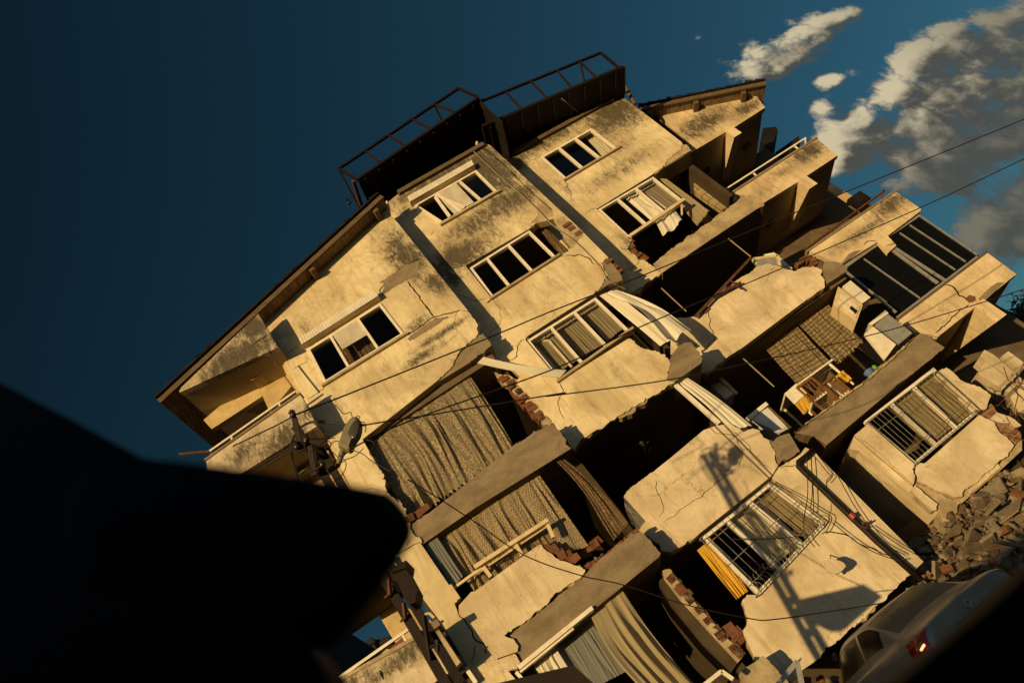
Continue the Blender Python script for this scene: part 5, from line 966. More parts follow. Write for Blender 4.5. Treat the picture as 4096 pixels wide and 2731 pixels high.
cable('thin sagging cable crossing the lowest slab towards the silver car', [('Y1', 1000, 30, 7.3), ('Y1', 1220, 165, 7.6), ('Y2', 0, 588, 8.2), ('Y2', 300, 790, 8.6), ('Y2', 640, 912, 9), ('Y2', 900, 970, 9.3), ('Y2', 1300, 1095, 9.8), ('Y2', 1673, 1175, 10.3), ('Y3', 450, 1180, 10.8), ('Y3', 800, 1130, 11.2), ('Y3', 1110, 1080, 11.6)], .008)
cable('pale loose wire hanging down the corner of the topmost shuttered bay', [('Z2', 1060, 900, YB - .08), ('Z2', 1250, 1080, YB - .06), ('Z2', 1500, 1300, YB - .06), ('Z6', 1410, 0, YB - .06), ('Z6', 1560, 110, YB - .07), ('Z6', 1720, 270, YB - .07), ('Z6', 1780, 370, YB - .07), ('Z6', 1916, 445, YB + .2)], .010, 'twine', group='loose wires on the walls')
cable('thin dark wire beside the pale wire on the topmost shuttered bay', [('Z2', 1130, 880, YB - .05), ('Z2', 1300, 1020, YB - .04), ('Z2', 1460, 1180, YB - .04), ('Z2', 1640, 1340, YB - .04)], .006, group='loose wires on the walls')
cable('pale wire looping from the terrace canopy down to the top window', [('Z2', 1665, 500, YC - 1), ('Z2', 1740, 555, YC - .8), ('Z2', 1840, 640, YC - .1), ('Z2', 1905, 700, YC - .05)], .010, 'twine', group='loose wires on the walls')
for i, (pts, lab) in enumerate([([(540, 440), (650, 370), (800, 335), (1000, 350), (1290, 385), (1590, 390)], 'thick black cable arching from the pole to the lamp head'), ([(495, 505), (425, 650), (412, 800), (470, 1100), (530, 1260)], 'thick black cable looping down the left side of the pole'),
        ([(405, 275), (200, 385), (0, 480), (-500, 720)], 'black cable leaving the top insulator to the left across the stained parapet'), ([(500, 740), (300, 850), (0, 1040), (-300, 1220)], 'black cable leaving the lower insulator to the left under the stained parapet'), ([(630, 640), (400, 750), (150, 880), (-200, 1080)], 'black cable leaving the middle insulator to the left'), ([(900, 1030), (700, 1120), (500, 1230), (300, 1330)], 'black cable leaving the lowest insulator to the left'),
        ([(720, 610), (950, 600), (1100, 590)], 'short taut wire with a clamp right of the middle insulator'), ([(1000, 760), (1100, 850), (1150, 900)], 'short wire between the pole arm and the lamp neck'), ([(840, 790), (880, 700), (950, 640), (1030, 670), (1000, 760), (900, 770), (830, 765)], 'coiled black wire knot beside the pole arm'), ([(1010, 740), (1080, 650), (1170, 645)], 'thin wire loop behind the lamp neck'),
        ([(970, 40), (1100, 80), (1170, 150), (1240, 215), (1340, 190), (1370, 285)], 'curly wire running down to the top of the lamp head'), ([(1470, 290), (1490, 260), (1450, 250), (1400, 290)], 'small wire loop over the top of the lamp head'), ([(1200, 900), (1260, 960), (1265, 1060), (1180, 1200), (1000, 1330)], 'black wire loop hanging below the lamp arm'), ([(630, 180), (640, 270), (760, 360), (900, 470), (1010, 570)], 'thin wire from the top cable down to the balcony corner'),
        ([(1360, 780), (1420, 800), (1550, 850), (1640, 930), (1830, 1040), (1960, 1115)], 'spliced wire bundle running right below the lamp head'), ([(1160, 1010), (1250, 940), (1400, 880), (1500, 800), (1540, 750)], 'thin wire rising right from the lamp arm'), ([(1500, 340), (1560, 350), (1580, 430), (1570, 500)], 'short wire drooping from the lamp head'), ([(1590, 620), (1690, 650), (1700, 720), (1640, 830), (1760, 940), (1770, 1000)], 'thin wire dangling in front of the lace curtain')]):
    cable(lab, [('W1', *p, 6.72 if i not in (2, 3, 4, 5) else 6.6 - .0003 * k * 0) for k, p in enumerate(pts)], .014 if i < 2 else (.009 if i < 6 else .005), 'cable', 'wire' if i > 5 else 'cable', group='wires around the pole top')

# ------------------------------------------------------------------ pipe on the lowest wall, bowl like dish
b = MB(); b.tube([at('Y3', 690, 150, YB - .06), at('Y3', 640, 195, YB - .1), at('Y3', 600, 225, YB - .1), at('Y3', 600, 250, YB - .1), at('Y3', 640, 290, YB - .1), at('Y3', 900, 540, YB - .1), at('Y3', 1080, 710, YB - .1), at('Y3', 1350, 945, YB - .1)], .055, 12); pipe = tag(b.build('gas_pipe', 'pole', None, True), 'dark rusty gas pipe bent over the top of the lowest wall and running down it', 'pipe')
b = MB(); b.tube([at('Y3', 915, 540, YB - .13), at('Y3', 940, 565, YB - .13)], .062, 12); b.build('red_valve', 'redpaint', pipe)
b = MB(); b.rod(at('Y3', 985, 620, YB - .14), at('Y3', 1045, 580, YB - .14), .03); b.rod(at('Y3', 985, 590, YB - .13), at('Y3', 1010, 630, YB - .13), .05); b.build('valve_handle', 'rust', pipe)
for t, lab in (('650 195;655 420;630 600;660 690;700 740', 'wire hanging from the pipe bend over the barred window'), ('675 195;690 420;690 540', 'second wire hanging from the pipe bend'), ('630 650;560 680;300 695;180 690', 'dark cord drooping across the barred window'), ('690 180;780 290;805 310;770 350', 'thin wire stapled along the wall corner'), ('430 345;600 430;740 520;800 560;770 640;740 660', 'wire running from the grille corner to the wall crack'), ('840 310;900 420;960 520;1100 700;1250 790', 'thin wire beside the gas pipe'), ('800 590;1000 740;1180 815;1260 815', 'thin wire crossing the lower gas pipe'), ('1040 610;1200 720;1340 800', 'thin wire right of the gas pipe')):
    cable(lab, [('Y3', float(p.split()[0]), float(p.split()[1]), YB - .16) for p in t.split(';')], .008, 'cable', 'wire', group='loose wires on the walls')
for (t, lab) in (('145 0;440 310', 'thin cable running down the standing parapet, right of two'), ('80 0;420 325', 'thin cable running down the standing parapet, left of two')):
    cable(lab, [('Y3', float(p.split()[0]), float(p.split()[1]), YB - .05) for p in t.split(';')], .007, 'cable', 'wire', group='loose wires on the walls')
sh = P('Y3', '755 830;~800 812;~880 845;~860 890;~815 920;~770 890', YB - .4); b = MB(); b.poly(rag(sh, .02, seed=7), [], YB - .42, YB - .36, 0); b.rod(at('Y3', 800, 830, YB - .4), at('Y3', 790, 790, YB - .02), .015); dish = tag(b.build('plaster_fragment', 'low'), 'loose plaster piece dangling from a wire in front of the lowest wall', 'fragment')
# ------------------------------------------------------------------ rubble, slab pieces
def chunk(b, c, s, r, mi=0):
    bm = bmesh.new(); bmesh.ops.create_icosphere(bm, subdivisions=1, radius=.5)
    pl = [Vector((r.uniform(-1, 1), r.uniform(-1, 1), r.uniform(-1, 1))).normalized() for _ in range(5)]; rot = Matrix.Rotation(r.uniform(0, 6.28), 3, Vector((r.uniform(-1, 1), r.uniform(-1, 1), r.uniform(-1, 1))).normalized())
    n = len(b.v)
    for v in bm.verts:
        p = v.co.copy()
        for q in pl:
            d = p.dot(q)
            if d > .28: p -= q * (d - .28)
        p = Vector((p.x * s[0], p.y * s[1], p.z * s[2])) * 1.5; p = rot @ p; b.v.append(tuple(Vector(c) + p))
    for f in bm.faces: b.f.append(tuple(n + v.index for v in f.verts)); b.mi.append(mi)
    bm.free()
r = random.Random(11); b = MB()
def moundz(x, y): return 2.05 * math.exp(-(((x - 8.6) / 2.6) ** 2 + ((y - 15.2) / 1.9) ** 2)) + .75 * math.exp(-(((x - 6.2) / 1.2) ** 2 + ((y - 14.6) / 1.2) ** 2)) + .25
gx, gy = 46, 30; n0 = len(b.v)
for j in range(gy + 1):
    for i in range(gx + 1):
        x = 4.6 + 9.5 * i / gx; y = 11.6 + 5.6 * j / gy; b.v.append((x, y, moundz(x, y) - .28 + .16 * mn.noise(Vector((x * 2.1, y * 2.1, 1)))))
for j in range(gy):
    for i in range(gx): a = n0 + j * (gx + 1) + i; b.f.append((a, a + 1, a + gx + 2, a + gx + 1)); b.mi.append(3)
for k in range(4600):
    x = 4.8 + 9 * r.random(); y = 11.8 + 5.2 * r.random(); z = moundz(x, y) - .2 + .12 * r.random(); s = r.choice((.05, .06, .08, .1, .14, .22)) * r.uniform(.7, 1.25)
    chunk(b, (x, y, z), (s, s * r.uniform(.5, 1), s * r.uniform(.25, .7)), r, r.choice((0, 0, 0, 3, 3, 1, 2, 0)))
for k in range(170):     # whole bricks and flat slabs in the heap
    x = 4.9 + 8.6 * r.random(); y = 12.0 + 4.6 * r.random(); z = moundz(x, y) - .1 + .12 * r.random()
    rot = Matrix.Rotation(r.uniform(0, 6.28), 3, 'Z') @ Matrix.Rotation(r.uniform(-.8, .8), 3, 'X') @ Matrix.Rotation(r.uniform(-.6, .6), 3, 'Y')
    if k % 3 == 0: b.obox((x, y, z), .19, .09, .12, rot, r.choice((1, 0, 2)))
    else: b.obox((x, y, z), r.uniform(.25, .6), r.uniform(.2, .4), r.uniform(.03, .07), rot, r.choice((0, 2, 3)))
for k in range(26):
    x = 5.2 + 8 * r.random(); y = 12.2 + 4 * r.random(); p = Vector((x, y, moundz(x, y) + .02)); d = Vector((r.uniform(-1, 1), r.uniform(-1, 1), r.uniform(-.1, .35))).normalized(); b.rod(p, p + d * r.uniform(.5, 1.2), .035, 3, .06)
M['rubble_grey'] = mottled('rubble_render', (.15, .108, .066), (.085, .062, .038), 6, .9, 0, .15, .5); M['rubble_pale'] = mottled('rubble_plaster', (.25, .20, .13), (.15, .115, .07), 6, .9, 0, .15, .4)
tag(b.build('rubble', ['rubble_grey', 'brick1', 'rubble_pale', 'concrete']), kind='stuff')
for i, (t, Y, lab) in enumerate([('530 1230;590 1160;760 1110;785 1130;640 1210', 14.2, 'long grey slab fragment on top of the rubble heap'), ('645 1290;740 1170;795 1135;785 1230;720 1300', 14.0, 'upright grey slab fragment in the rubble beside the long one'), ('820 1250;860 1200;950 1215;915 1265;880 1305', 13.9, 'pale star shaped plaster fragment on the rubble'), ('890 975;930 950;990 945;990 1000;900 1030', 14.3, 'pale curved plaster fragment at the right edge of the rubble'), ('850 1355;900 1310;945 1330;910 1365', 13.8, 'small whitish fragment low on the rubble'), ('330 1280;410 1190;500 1160;480 1230;380 1290', 14.1, 'brown slab fragment at the left of the rubble heap'), ('820 1090;880 1060;890 1110;840 1150', 14.2, 'grey block fragment right of the upright slab')]):
    b = MB(); q = rag([(p[0], p[1], True) for p in P('W7', t, Y)], .02, .05, i); b.poly(q, [], Y, Y + .09, 0); tag(b.build('slab_fragment', 'rubble_pale' if i in (2, 3, 4) else 'rubble_grey'), lab, 'fragment', 'large fragments on the rubble')
r = random.Random(5); b = MB()
for k in range(46):
    x = 9.2 + 2.6 * r.random(); y = 14.6 + .9 * r.random(); z = 2.2 + .9 * r.random(); p = Vector((x, y, z)); pts = [p]; d = Vector((r.uniform(-1, 1), r.uniform(-.6, .6), r.uniform(-.6, .8))).normalized()
    for j in range(6): d = (d + Vector((r.uniform(-.5, .5), r.uniform(-.4, .4), r.uniform(-.5, .4)))).normalized(); pts.append(pts[-1] + d * .16)
    b.tube(pts, .009, 5)
tag(b.build('rebar_tangle', 'rust'), kind='stuff')
# pier and fragments left of the car
b = MB(); q = P('Y3', '340 1435;~380 1400;~420 1430;~545 1570;~600 1600;320 1600;~260 1560;~250 1490', 13.0); b.poly(rag(q, .02, seed=3), [], 13.0, 13.5, 0); tag(b.build('pier_stump', 'concrete2'), 'stump of a concrete pier at the bottom, left of the silver car', 'stump')
b = MB(); q = [at('Y3', *p, 12.2) for p in ((470, 1580), (590, 1435), (625, 1600))]; b.rod(q[0], q[1], .07); b.rod(q[1], q[2], .07); q = [v + Vector((.1, .05, .0)) for v in q]; b.rod(q[0], q[1], .03); tag(b.build('window_frame', 'glazing'), 'grey window frame standing on its corner in the debris at the bottom', 'frame')
b = MB(); q = [at('Y2', *p, 12.6) for p in ((1380, 1590), (1500, 1495), (1570, 1545))]; b.rod(q[0], q[1], .06); b.rod(q[1], q[2], .06); tag(b.build('window_frame', 'white'), 'white bent window frame corner at the bottom edge', 'frame')
r = random.Random(3); b = MB()
for k in range(120):
    x = 3.0 + 3.2 * r.random(); z = .1 + 1.35 * r.random(); y = 13.6 + .9 * r.random(); s = r.choice((.1, .14, .2)); chunk(b, (x, y, z), (s, s, s * .6), r, r.choice((0, 1, 2)))
tag(b.build('brick_debris', ['rubble_grey', 'brick1', 'rubble_pale']), kind='stuff')
# ------------------------------------------------------------------ car
CAR = empty('parked_car', 'dusty silver saloon car with red tail light and finger writing on its rear window', 'car')
ST = [ # x from the tail, then (half width, height) for 8 profile rows
 (0.00, [(.60, .42), (.66, .55), (.66, .70), (.64, .84), (.58, .92), (.42, .95), (.2, .97), (0, .975)]),
 (0.05, [(.68, .32), (.75, .5), (.76, .72), (.73, .87), (.64, .96), (.46, .99), (.22, 1.0), (0, 1.01)]),
 (0.22, [(.72, .28), (.80, .5), (.82, .74), (.79, .90), (.69, .99), (.5, 1.015), (.25, 1.03), (0, 1.035)]),
 (0.55, [(.74, .26), (.83, .5), (.85, .75), (.81, .93), (.70, 1.02), (.56, 1.04), (.3, 1.05), (0, 1.055)]),
 (0.68, [(.74, .26), (.83, .5), (.855, .75), (.815, .935), (.71, 1.03), (.61, 1.06), (.33, 1.09), (0, 1.10)]),
 (1.00, [(.74, .26), (.84, .5), (.86, .75), (.82, .94), (.72, 1.04), (.60, 1.22), (.36, 1.275), (0, 1.29)]),
 (1.35, [(.74, .26), (.84, .5), (.86, .75), (.82, .945), (.74, 1.04), (.56, 1.355), (.38, 1.405), (0, 1.42)]),
 (1.75, [(.74, .26), (.84, .5), (.86, .75), (.82, .945), (.76, 1.02), (.58, 1.39), (.40, 1.44), (0, 1.455)]),
 (2.30, [(.74, .26), (.84, .5), (.86, .75), (.82, .94), (.76, 1.0), (.58, 1.39), (.40, 1.44), (0, 1.455)]),
 (2.80, [(.74, .26), (.84, .5), (.86, .75), (.82, .93), (.74, .99), (.54, 1.31), (.38, 1.36), (0, 1.375)]),
 (3.30, [(.74, .26), (.84, .5), (.85, .72), (.80, .89), (.70, .95), (.58, .99), (.35, 1.02), (0, 1.03)]),
 (3.90, [(.72, .26), (.80, .48), (.81, .66), (.74, .79), (.62, .84), (.45, .87), (.25, .885), (0, .89)]),
 (4.25, [(.60, .30), (.66, .45), (.66, .58), (.60, .68), (.5, .72), (.36, .74), (.2, .75), (0, .755)])]
def cr(p0, p1, p2, p3, t): return .5 * ((2 * p1) + (p2 - p0) * t + (2 * p0 - 5 * p1 + 4 * p2 - p3) * t * t + (3 * p1 - p0 - 3 * p2 + p3) * t ** 3)
def carpt(u, v):
    i = min(int(u), len(ST) - 2); t = u - i; k = [max(0, min(len(ST) - 1, i + d)) for d in (-1, 0, 1, 2)]
    j = min(int(v), 6); s = v - j; jj = [max(0, min(7, j + d)) for d in (-1, 0, 1, 2)]
    def row(si):
        a = [Vector((ST[si][0], *ST[si][1][q])) for q in jj]; return cr(*a, s)
    p = [row(q) for q in k]; w_ = cr(*p, t); w_.y = max(w_.y, 0) if v < 6.99 else 0
    return w_
fwd_ = Vector((math.cos(1.702), math.sin(1.702), 0)); lf = Vector((-fwd_.y, fwd_.x, 0)); org = Vector((4.452, 9.786, 0)); CS = 1.0
def cw(p): return org + (fwd_ * p.x + lf * p.y + Vector((0, 0, p.z))) * CS
du, dv = 6, 5
def region(name, mat, test, off=0.0, parent=CAR, sides=(1, -1)):
    b = MB(); idx = {}
    for sgn in sides:
        for a in range((len(ST) - 1) * du):
            for c in range(7 * dv):
                um, vm = (a + .5) / du, (c + .5) / dv
                if not test(um, vm, sgn): continue
                f = []
                for (x, y) in ((a, c), (a + 1, c), (a + 1, c + 1), (a, c + 1)):
                    kk = (x, y, sgn if y < 7 * dv else 0)
                    if kk not in idx:
                        p = carpt(x / du, y / dv); 
                        if off:
                            e = .01; t1 = carpt(min(x / du + e, 11.99), y / dv) - carpt(max(x / du - e, 0), y / dv); t2 = carpt(x / du, min(y / dv + e, 6.99)) - carpt(x / du, max(y / dv - e, 0)); nn = t1.cross(t2); nn = nn.normalized() if nn.length > 1e-9 else Vector((0, 0, 1))
                            cc = Vector((p.x, 0, .7)); nn = nn if nn.dot(p - cc) > 0 else -nn; p = p + nn * off
                        idx[kk] = len(b.v); b.v.append(tuple(cw(Vector((p.x, p.y * sgn, p.z)))))
                    f.append(idx[kk])
                b.f.append(tuple(f)); b.mi.append(0)
    return b
def is_rear(u, v): return 4.12 < u < 6.0 and v > 5.12
def is_side(u, v): return 5.15 < u < 9.6 and 4.15 < v < 4.98 and not (6.85 < u < 7.05)
def is_front(u, v): return 9.1 < u < 10.0 and v > 5.1
def is_tail(u, v): return .9 < u < 2.5 and 2.1 < v < 3.9 - .5 * (u - 1)
body = region('body', '', lambda u, v, s: not (is_rear(u, v) or is_side(u, v) or is_front(u, v)))
k = [cw(Vector((p.x, p.y, p.z))) for p in [carpt(0, c / dv) for c in range(7 * dv + 1)]] + [cw(Vector((p.x, -p.y, p.z))) for p in [carpt(0, c / dv) for c in range(7 * dv - 1, -1, -1)]]
n = len(body.v); body.v += [tuple(q) for q in k]; body.f.append(tuple(range(n, n + len(k)))); body.mi.append(0)
M['paint'] = mottled('dusty_silver_paint', (.24, .225, .185), (.19, .175, .14), 3, .35, .25, .45, .02)
M['dustglass'] = mottled('dusty_rear_glass', (.15, .115, .07), (.11, .085, .05), 2.5, .55, 0, .3, .02)
M['carglass'] = base('car_side_glass', (.010, .008, .006), .2, 0, .15)[0]
ob = body.build('body', 'paint', CAR, True)
b = region('rear_window', '', lambda u, v, s: is_rear(u, v), -.004).build('rear_window', 'dustglass', CAR, True)
for s in (1, -1): region('side_window', '', lambda u, v, g_: is_side(u, v), -.004, sides=(s,)).build('side_window', 'carglass', CAR, True)
region('windscreen', '', lambda u, v, s: is_front(u, v), -.004).build('windscreen', 'carglass', CAR, True)
M['tail'] = base('tail_light_red', (.34, .010, .005), .08, 0, .6)[0]; M['tailclear'] = base('tail_light_clear', (.45, .30, .14), .1, .6, .6)[0]
for s in (1, -1):
    o = region('tail_light', '', lambda u, v, g_: is_tail(u, v), .012, sides=(s,)).build('tail_light', 'tail', CAR, True)
    region('reflector', '', lambda u, v, g_: 1.3 < u < 1.9 and 2.5 < v < 3.0, .02, sides=(s,)).build('clear_lens', 'tailclear', o, True)
M['glint_bead'] = bpy.data.materials.new('sun_glint_glow'); M['glint_bead'].use_nodes = True; pb_ = M['glint_bead'].node_tree.nodes['Principled BSDF']; pb_.inputs['Emission Color'].default_value = (1, .42, .14, 1); pb_.inputs['Emission Strength'].default_value = 2.2  # emission imitates a sun glint on the tail light, no lamp is lit
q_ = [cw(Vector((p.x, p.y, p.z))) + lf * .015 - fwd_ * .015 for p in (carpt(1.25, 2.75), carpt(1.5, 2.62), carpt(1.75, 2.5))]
b = MB(); b.tube(q_, .014, 8); b.build('glint_bead', 'glint_bead', [o_ for o_ in CAR.children if o_.name.startswith('tail_light')][0])
for (fx, s) in ((.72, 1), (.72, -1), (3.45, 1), (3.45, -1)):
    c = cw(Vector((fx + .15, .74 * s, .31))); ax_ = lf * s; b = MB(); b.tube([c - ax_ * .1, c + ax_ * .09], .31, 28); o = b.build('wheel', 'black', CAR); b = MB(); b.tube([c + ax_ * .088, c + ax_ * .1], .2, 24); b.build('rim', 'glazing', o)
b = MB(); e = cw(Vector((-.005, 0, .88))); bm_r = Matrix((fwd_, lf, Vector((0, 0, 1)))).transposed()
for a0, a1 in (((0, .0, .055), (0, .05, 0)), ((0, .05, 0), (0, 0, -.055)), ((0, 0, -.055), (0, -.05, 0)), ((0, -.05, 0), (0, 0, .055))): b.rod(e + bm_r @ Vector(a0), e + bm_r @ Vector(a1), .02)
b.build('emblem', 'glazing', CAR)
b = MB(); b.tube([cw(Vector((.0, .30, .80))), cw(Vector((-.02, .0, .80))), cw(Vector((.0, -.30, .80)))], .02, 8); b.build('trunk_handle', 'paint', CAR)
for s in (1, -1):
    b = MB(); c = cw(Vector((2.75, .92 * s, .98))); b.tube([c - fwd_ * .06, c - fwd_ * .02, c + fwd_ * .05], [.06, .085, .05], 12); b.build('door_mirror', 'paint', CAR, True)
def text(txt, size, o3, right, up, mat, name, parent):
    cu_ = bpy.data.curves.new(name, 'FONT'); cu_.body = txt; cu_.size = size; cu_.extrude = .001; cu_.shear = .15
    to = bpy.data.objects.new(name, cu_); COL.objects.link(to); me = bpy.data.meshes.new_from_object(to.evaluated_get(bpy.context.evaluated_depsgraph_get())); bpy.data.objects.remove(to)
    rr = right.normalized(); uu = (up - rr * up.dot(rr)).normalized(); nn = rr.cross(uu); mt = Matrix((rr, uu, nn)).transposed().to_4x4(); mt.translation = o3; me.transform(mt); me.materials.clear(); me.materials.append(M[mat])
    o = bpy.data.objects.new(name, me); COL.objects.link(o); o.parent = parent; return o
M['smear'] = base('wiped_dust', (.02, .016, .011), .4)[0]
def glasspt(x, y):
    lo, hi = 4.12, 6.0
    for _ in range(30):
        mid_ = (lo + hi) / 2
        if carpt(mid_, 5.8).x < x: lo = mid_
        else: hi = mid_
    p = carpt(lo, 5.8); return p
pA = cw(Vector((1.12, .40, 1.325))); pB = cw(Vector((1.12, .10, 1.345))); pC = cw(Vector((.95, .40, 1.245)))
nrm_ = (pB - pA).cross(pA - pC).normalized(); nrm_ = nrm_ if nrm_.z > 0 else -nrm_
text('Yaren', .15, pA + nrm_ * .03, pB - pA, pA - pC, 'smear', 'writing', CAR); text('E or', .12, pC + nrm_ * .03 + (pB - pA) * .12, pB - pA, pA - pC, 'smear', 'writing', CAR)
b = MB(); b.tube([at('W5', 500, 815, 10.35), at('W5', 560, 920, 10.3), at('W5', 640, 1000, 10.25)], .006, 6); b.build('aerial', 'cable', CAR)
# ------------------------------------------------------------------ distant and neighbouring buildings
t = empty('distant_house', 'weathered grey house with dark tiled roof and chimney far behind the lower left balcony', 'house')
Yd = 30.
b = MB(); b.poly([q[:2] for q in P('Y1', '430 1535;560 1430;745 1245;860 1230;1000 1500;800 1800;300 1800', Yd)], [], Yd, Yd + 8, 0); b.build('wall', 'L', t)
b = MB()
for s in ('430 1530;600 1390;745 1240', '520 1500;640 1400;760 1285'):
    q = P('Y1', s, Yd - .4)
    for a, c in zip(q, q[1:]): b.bar(a[:2], c[:2], .3, Yd - .5, Yd + 8)
q = P('Y1', '745 1245;860 1210;900 1300;830 1300', Yd - .3); b.poly([k[:2] for k in q], [], Yd - .3, Yd + 6, 0); b.build('roof', 'sheet', t)
b = MB(); q = at('Y1', 500, 1430, Yd + 2); b.box(q.x - .35, q.x + .35, Yd + 2, Yd + 2.7, q.z - 1, q.z); b.box(q.x - .45, q.x + .45, Yd + 1.9, Yd + 2.8, q.z + .003, q.z + .2); b.build('chimney', 'concrete', t)
b = MB(); q = at('Y1', 435, 1505, Yd + 3); k = at('Y1', 398, 1425, Yd + 3); b.tube([q, k], .04, 6); b.build('aerial', 'cable', t)
b = MB(); b.poly([q[:2] for q in P('Y1', '865 1310;960 1218;990 1258;890 1340', 13.4)], [], 13.4, 13.45, 0); tag(b.build('red_panel', 'redpanel'), 'dull red panel behind the lower left balcony rail', 'panel')
b = MB(); Yn = 16.0; b.poly([q[:2] for q in P('Y1', '300 1310;440 1568;560 1800;-600 1900;-900 800;100 900', Yn)], [], Yn, Yn + 6, 0); tag(b.build('neighbour_house', 'nearblack'), 'dark shaded house wall at the bottom left beside the patch of blue sky', 'house')  # the shade on this wall is put into its near-black colour
t = empty('shaded_house', 'blue grey shaded house with slatted shutters beyond the right balcony corner', 'house')
Yh = 24.
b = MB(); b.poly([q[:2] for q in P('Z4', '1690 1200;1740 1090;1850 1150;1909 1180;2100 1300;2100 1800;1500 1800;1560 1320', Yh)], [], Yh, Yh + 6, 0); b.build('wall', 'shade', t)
b = MB()
for i in range(9):
    q = P('Z4', f'{1850 - 2 * i} {1245 + i * 14};{1909 - 2 * i + 20} {1212 + i * 14}', Yh - .1); b.bar(q[0][:2], q[1][:2], .09, Yh - .12, Yh - .02)
b.build('shutter', 'glazing', t)
t = empty('air_conditioner', 'air conditioner unit on the shaded ochre house wall behind the upper right balcony', 'air conditioner')
b = MB(); q = at('Z4', 745, 380, YW + 3.6); b.box(q.x - .3, q.x + .35, YW + 3.3, YW + 3.98, q.z - .25, q.z + .25); b.build('body', 'dark', t); b = MB(); b.tube([(q.x, YW + 3.29, q.z), (q.x, YW + 3.27, q.z)], .18, 16); b.build('fan_grille', 'sheet', t); b = MB(); b.tube([(q.x + .1, YW + 3.9, q.z - .25), (q.x + .05, YW + 3.9, q.z - .7), (q.x + .15, YW + 3.9, q.z - 1.2)], .03, 6); b.build('hose', 'cable', t)
b = MB(); Yq = 19.5
for s in ('1310 545;1400 535;1415 560;1380 640;1320 660;1290 640', ): b.poly([q[:2] for q in P('Z3', s, Yq)], [], Yq, Yq + 3, 0)
tag(b.build('distant_house', 'sheet'), label='house with dark broken roof edge behind the upper right balcony ceiling', cat='house')
b = MB(); b.poly([q[:2] for q in P('Z3', '1395 715;1560 600;1570 650;1500 720;1420 740', 20.5)], [], 20.5, 23, 0); tag(b.build('distant_house', 'sheet'), label='house with dark tiled roof edge behind the upper balcony rail', cat='house')
# tree in shade behind the right end
tr = empty('tree', 'dark leafy tree in shade behind the right end of the block', 'tree')
c = at('Z4', 1800, 1130, 22); b = MB(); b.tube([(c.x, 22, 0), (c.x + .1, 22, c.z * .5), (c.x, 22, c.z)], [.2, .14, .06], 8); b.build('trunk', 'wood', tr)
r = random.Random(2); b = MB()
for k in range(6500):
    d = Vector((r.gauss(0, 1), r.gauss(0, 1), r.gauss(0, .8))); d = d.normalized() * r.random() ** .5; p = Vector((c.x + .6, 22, c.z - .9)) + Vector((d.x * 1.3, d.y * 1.2, d.z * 1.15)) * (1 + .35 * mn.noise(d * 2.3)); u = Vector((r.gauss(0, 1), r.gauss(0, 1), r.gauss(0, 1))).normalized() * .09; v = u.orthogonal().normalized() * .05
    b.quad(p - u, p + v, p + u, p - v)
b.build('crown', 'leaf', tr)
b = MB(); q = at('Z1', 1565, 607, 18.0); b.tube([q + Vector((-.10, 0, .0)), q + Vector((-.03, 0, .01)), q + Vector((.05, 0, .005)), q + Vector((.12, 0, -.02))], [.01, .045, .04, .008], 8); b.quad(q + Vector((-.03, 0, .02)), q + Vector((.04, 0, .02)), q + Vector((.0, -.16, .07)), q + Vector((-.05, -.15, .06))); b.quad(q + Vector((-.03, 0, .02)), q + Vector((.04, 0, .02)), q + Vector((.0, .16, .05)), q + Vector((-.05, .15, .05)))
tag(b.build('bird', 'cable'), 'tiny dark bird flying against the blue sky left of the roof', 'bird')
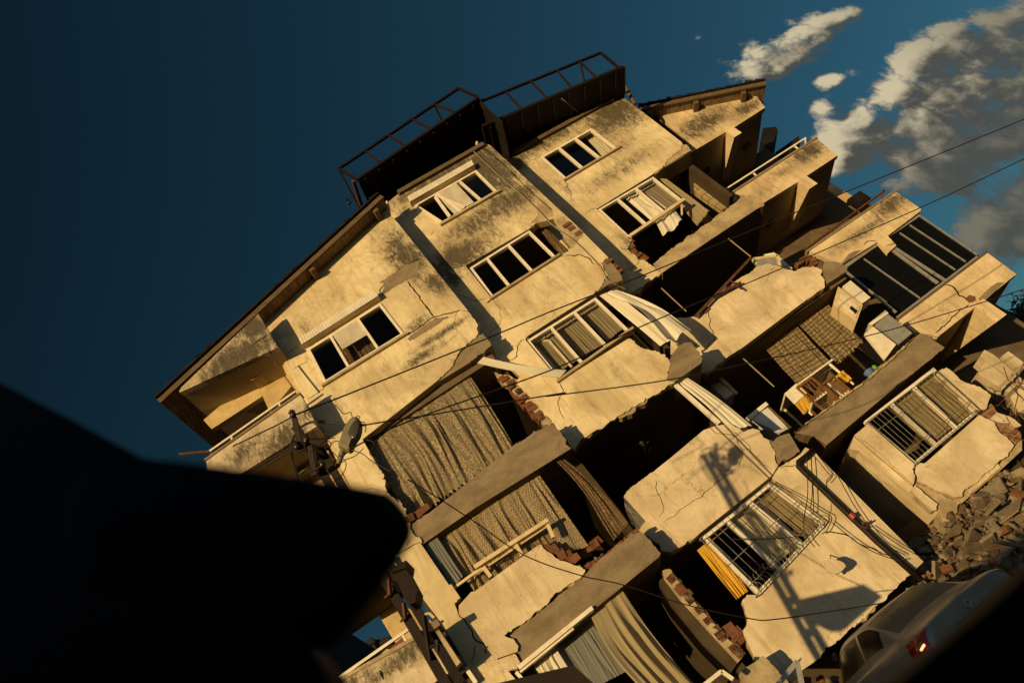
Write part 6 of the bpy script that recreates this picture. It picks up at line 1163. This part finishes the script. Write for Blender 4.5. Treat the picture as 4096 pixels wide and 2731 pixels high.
# ------------------------------------------------------------------ black car interior in the foreground, out of focus
CI = empty('car_interior', 'black out of focus car interior in the foreground, at lower left and bottom right', 'car interior')
YM = .55
mir = smooth_outline(P('S', '560 1850;1000 1888;1480 1958;1590 2000;1640 2090;1620 2170;1560 2260;1500 2345;1420 2450;1340 2550;1250 2590;1120 2560;950 2480;600 2400;300 2300;300 1950', YM))
pillow(mir, YM, .05).build('mirror_housing', 'black', CI, True)
b = MB(); b.poly([p[:2] for p in P('S', '-700 1150;0 1530;300 1685;570 1832;900 1880;900 2450;1100 2540;1230 2580;1300 2680;1380 3000;1380 3300;-900 3300', YM + .16)], [], YM + .16, YM + .22, 0); b.build('pillar', 'black', CI)
b = MB(); b.poly([p[:2] for p in P('S', '3300 2990;3580 2745;3700 2640;3800 2556;3950 2435;4100 2300;4350 2070;4800 2300;4500 3400;3100 3400', .6)], [], .6, .75, 0); b.build('door_sill', 'black', CI)
b = MB(); b.box(-1.6, 1.2, -1.6, -1.5, -.0, 2.2); b.box(-1.7, -1.6, -1.6, .5, 0, 2.2); b.box(-1.6, 1.2, -1.5, -.25, 1.75, 1.85); b.build('unseen_cabin_shell', 'black', CI)  # unseen cabin panels, put in to keep the sun off the mirror
b = MB(); b.box(-40, -4, -17, -14, 0, 3.9); tag(b.build('added_shade_block', 'nearblack'), 'unseen block added behind the camera to shade the road', 'house')  # out of view, added only to cast shade over car and rubble
# crumbs of render and brick lying on the broken slab edges
r = random.Random(21); b = MB()
def crumbs(z, t, Y, n, smin=.025, smax=.09, spread=.25):
    q = P(z, t, Y)
    for k in range(n):
        i = r.randrange(len(q) - 1); a = r.random(); x = q[i][0] + (q[i + 1][0] - q[i][0]) * a; zc = q[i][1] + (q[i + 1][1] - q[i][1]) * a; s = r.uniform(smin, smax)
        chunk(b, (x, Y + .1 + r.random() * spread, zc + s * .3), (s, s, s * .6), r, r.choice((0, 0, 1, 2)))
crumbs('Z6', '1125 1535;1280 1435;1420 1370', YA, 60); crumbs('Z3', '560 1480;900 1222;1110 1072', YC, 50); crumbs('Z8', '330 740;760 425;1130 105', YC, 70); crumbs('Y2', '660 870;800 760;980 640', YA, 45); crumbs('Z7', '1130 510;1250 415;1500 270;1700 320;1880 330', YC, 40, .02, .06, .1); crumbs('Z7', '530 780;620 842;805 905', YB, 25, .02, .06, .1); crumbs('Y2', '960 370;1190 200', YB, 25, .02, .06, .1); crumbs('Z7', '890 815;1000 810;1040 880', YB, 20, .03, .08, .3)
tag(b.build('debris_crumbs', ['rubble_grey', 'brick1', 'rubble_pale']), kind='stuff')
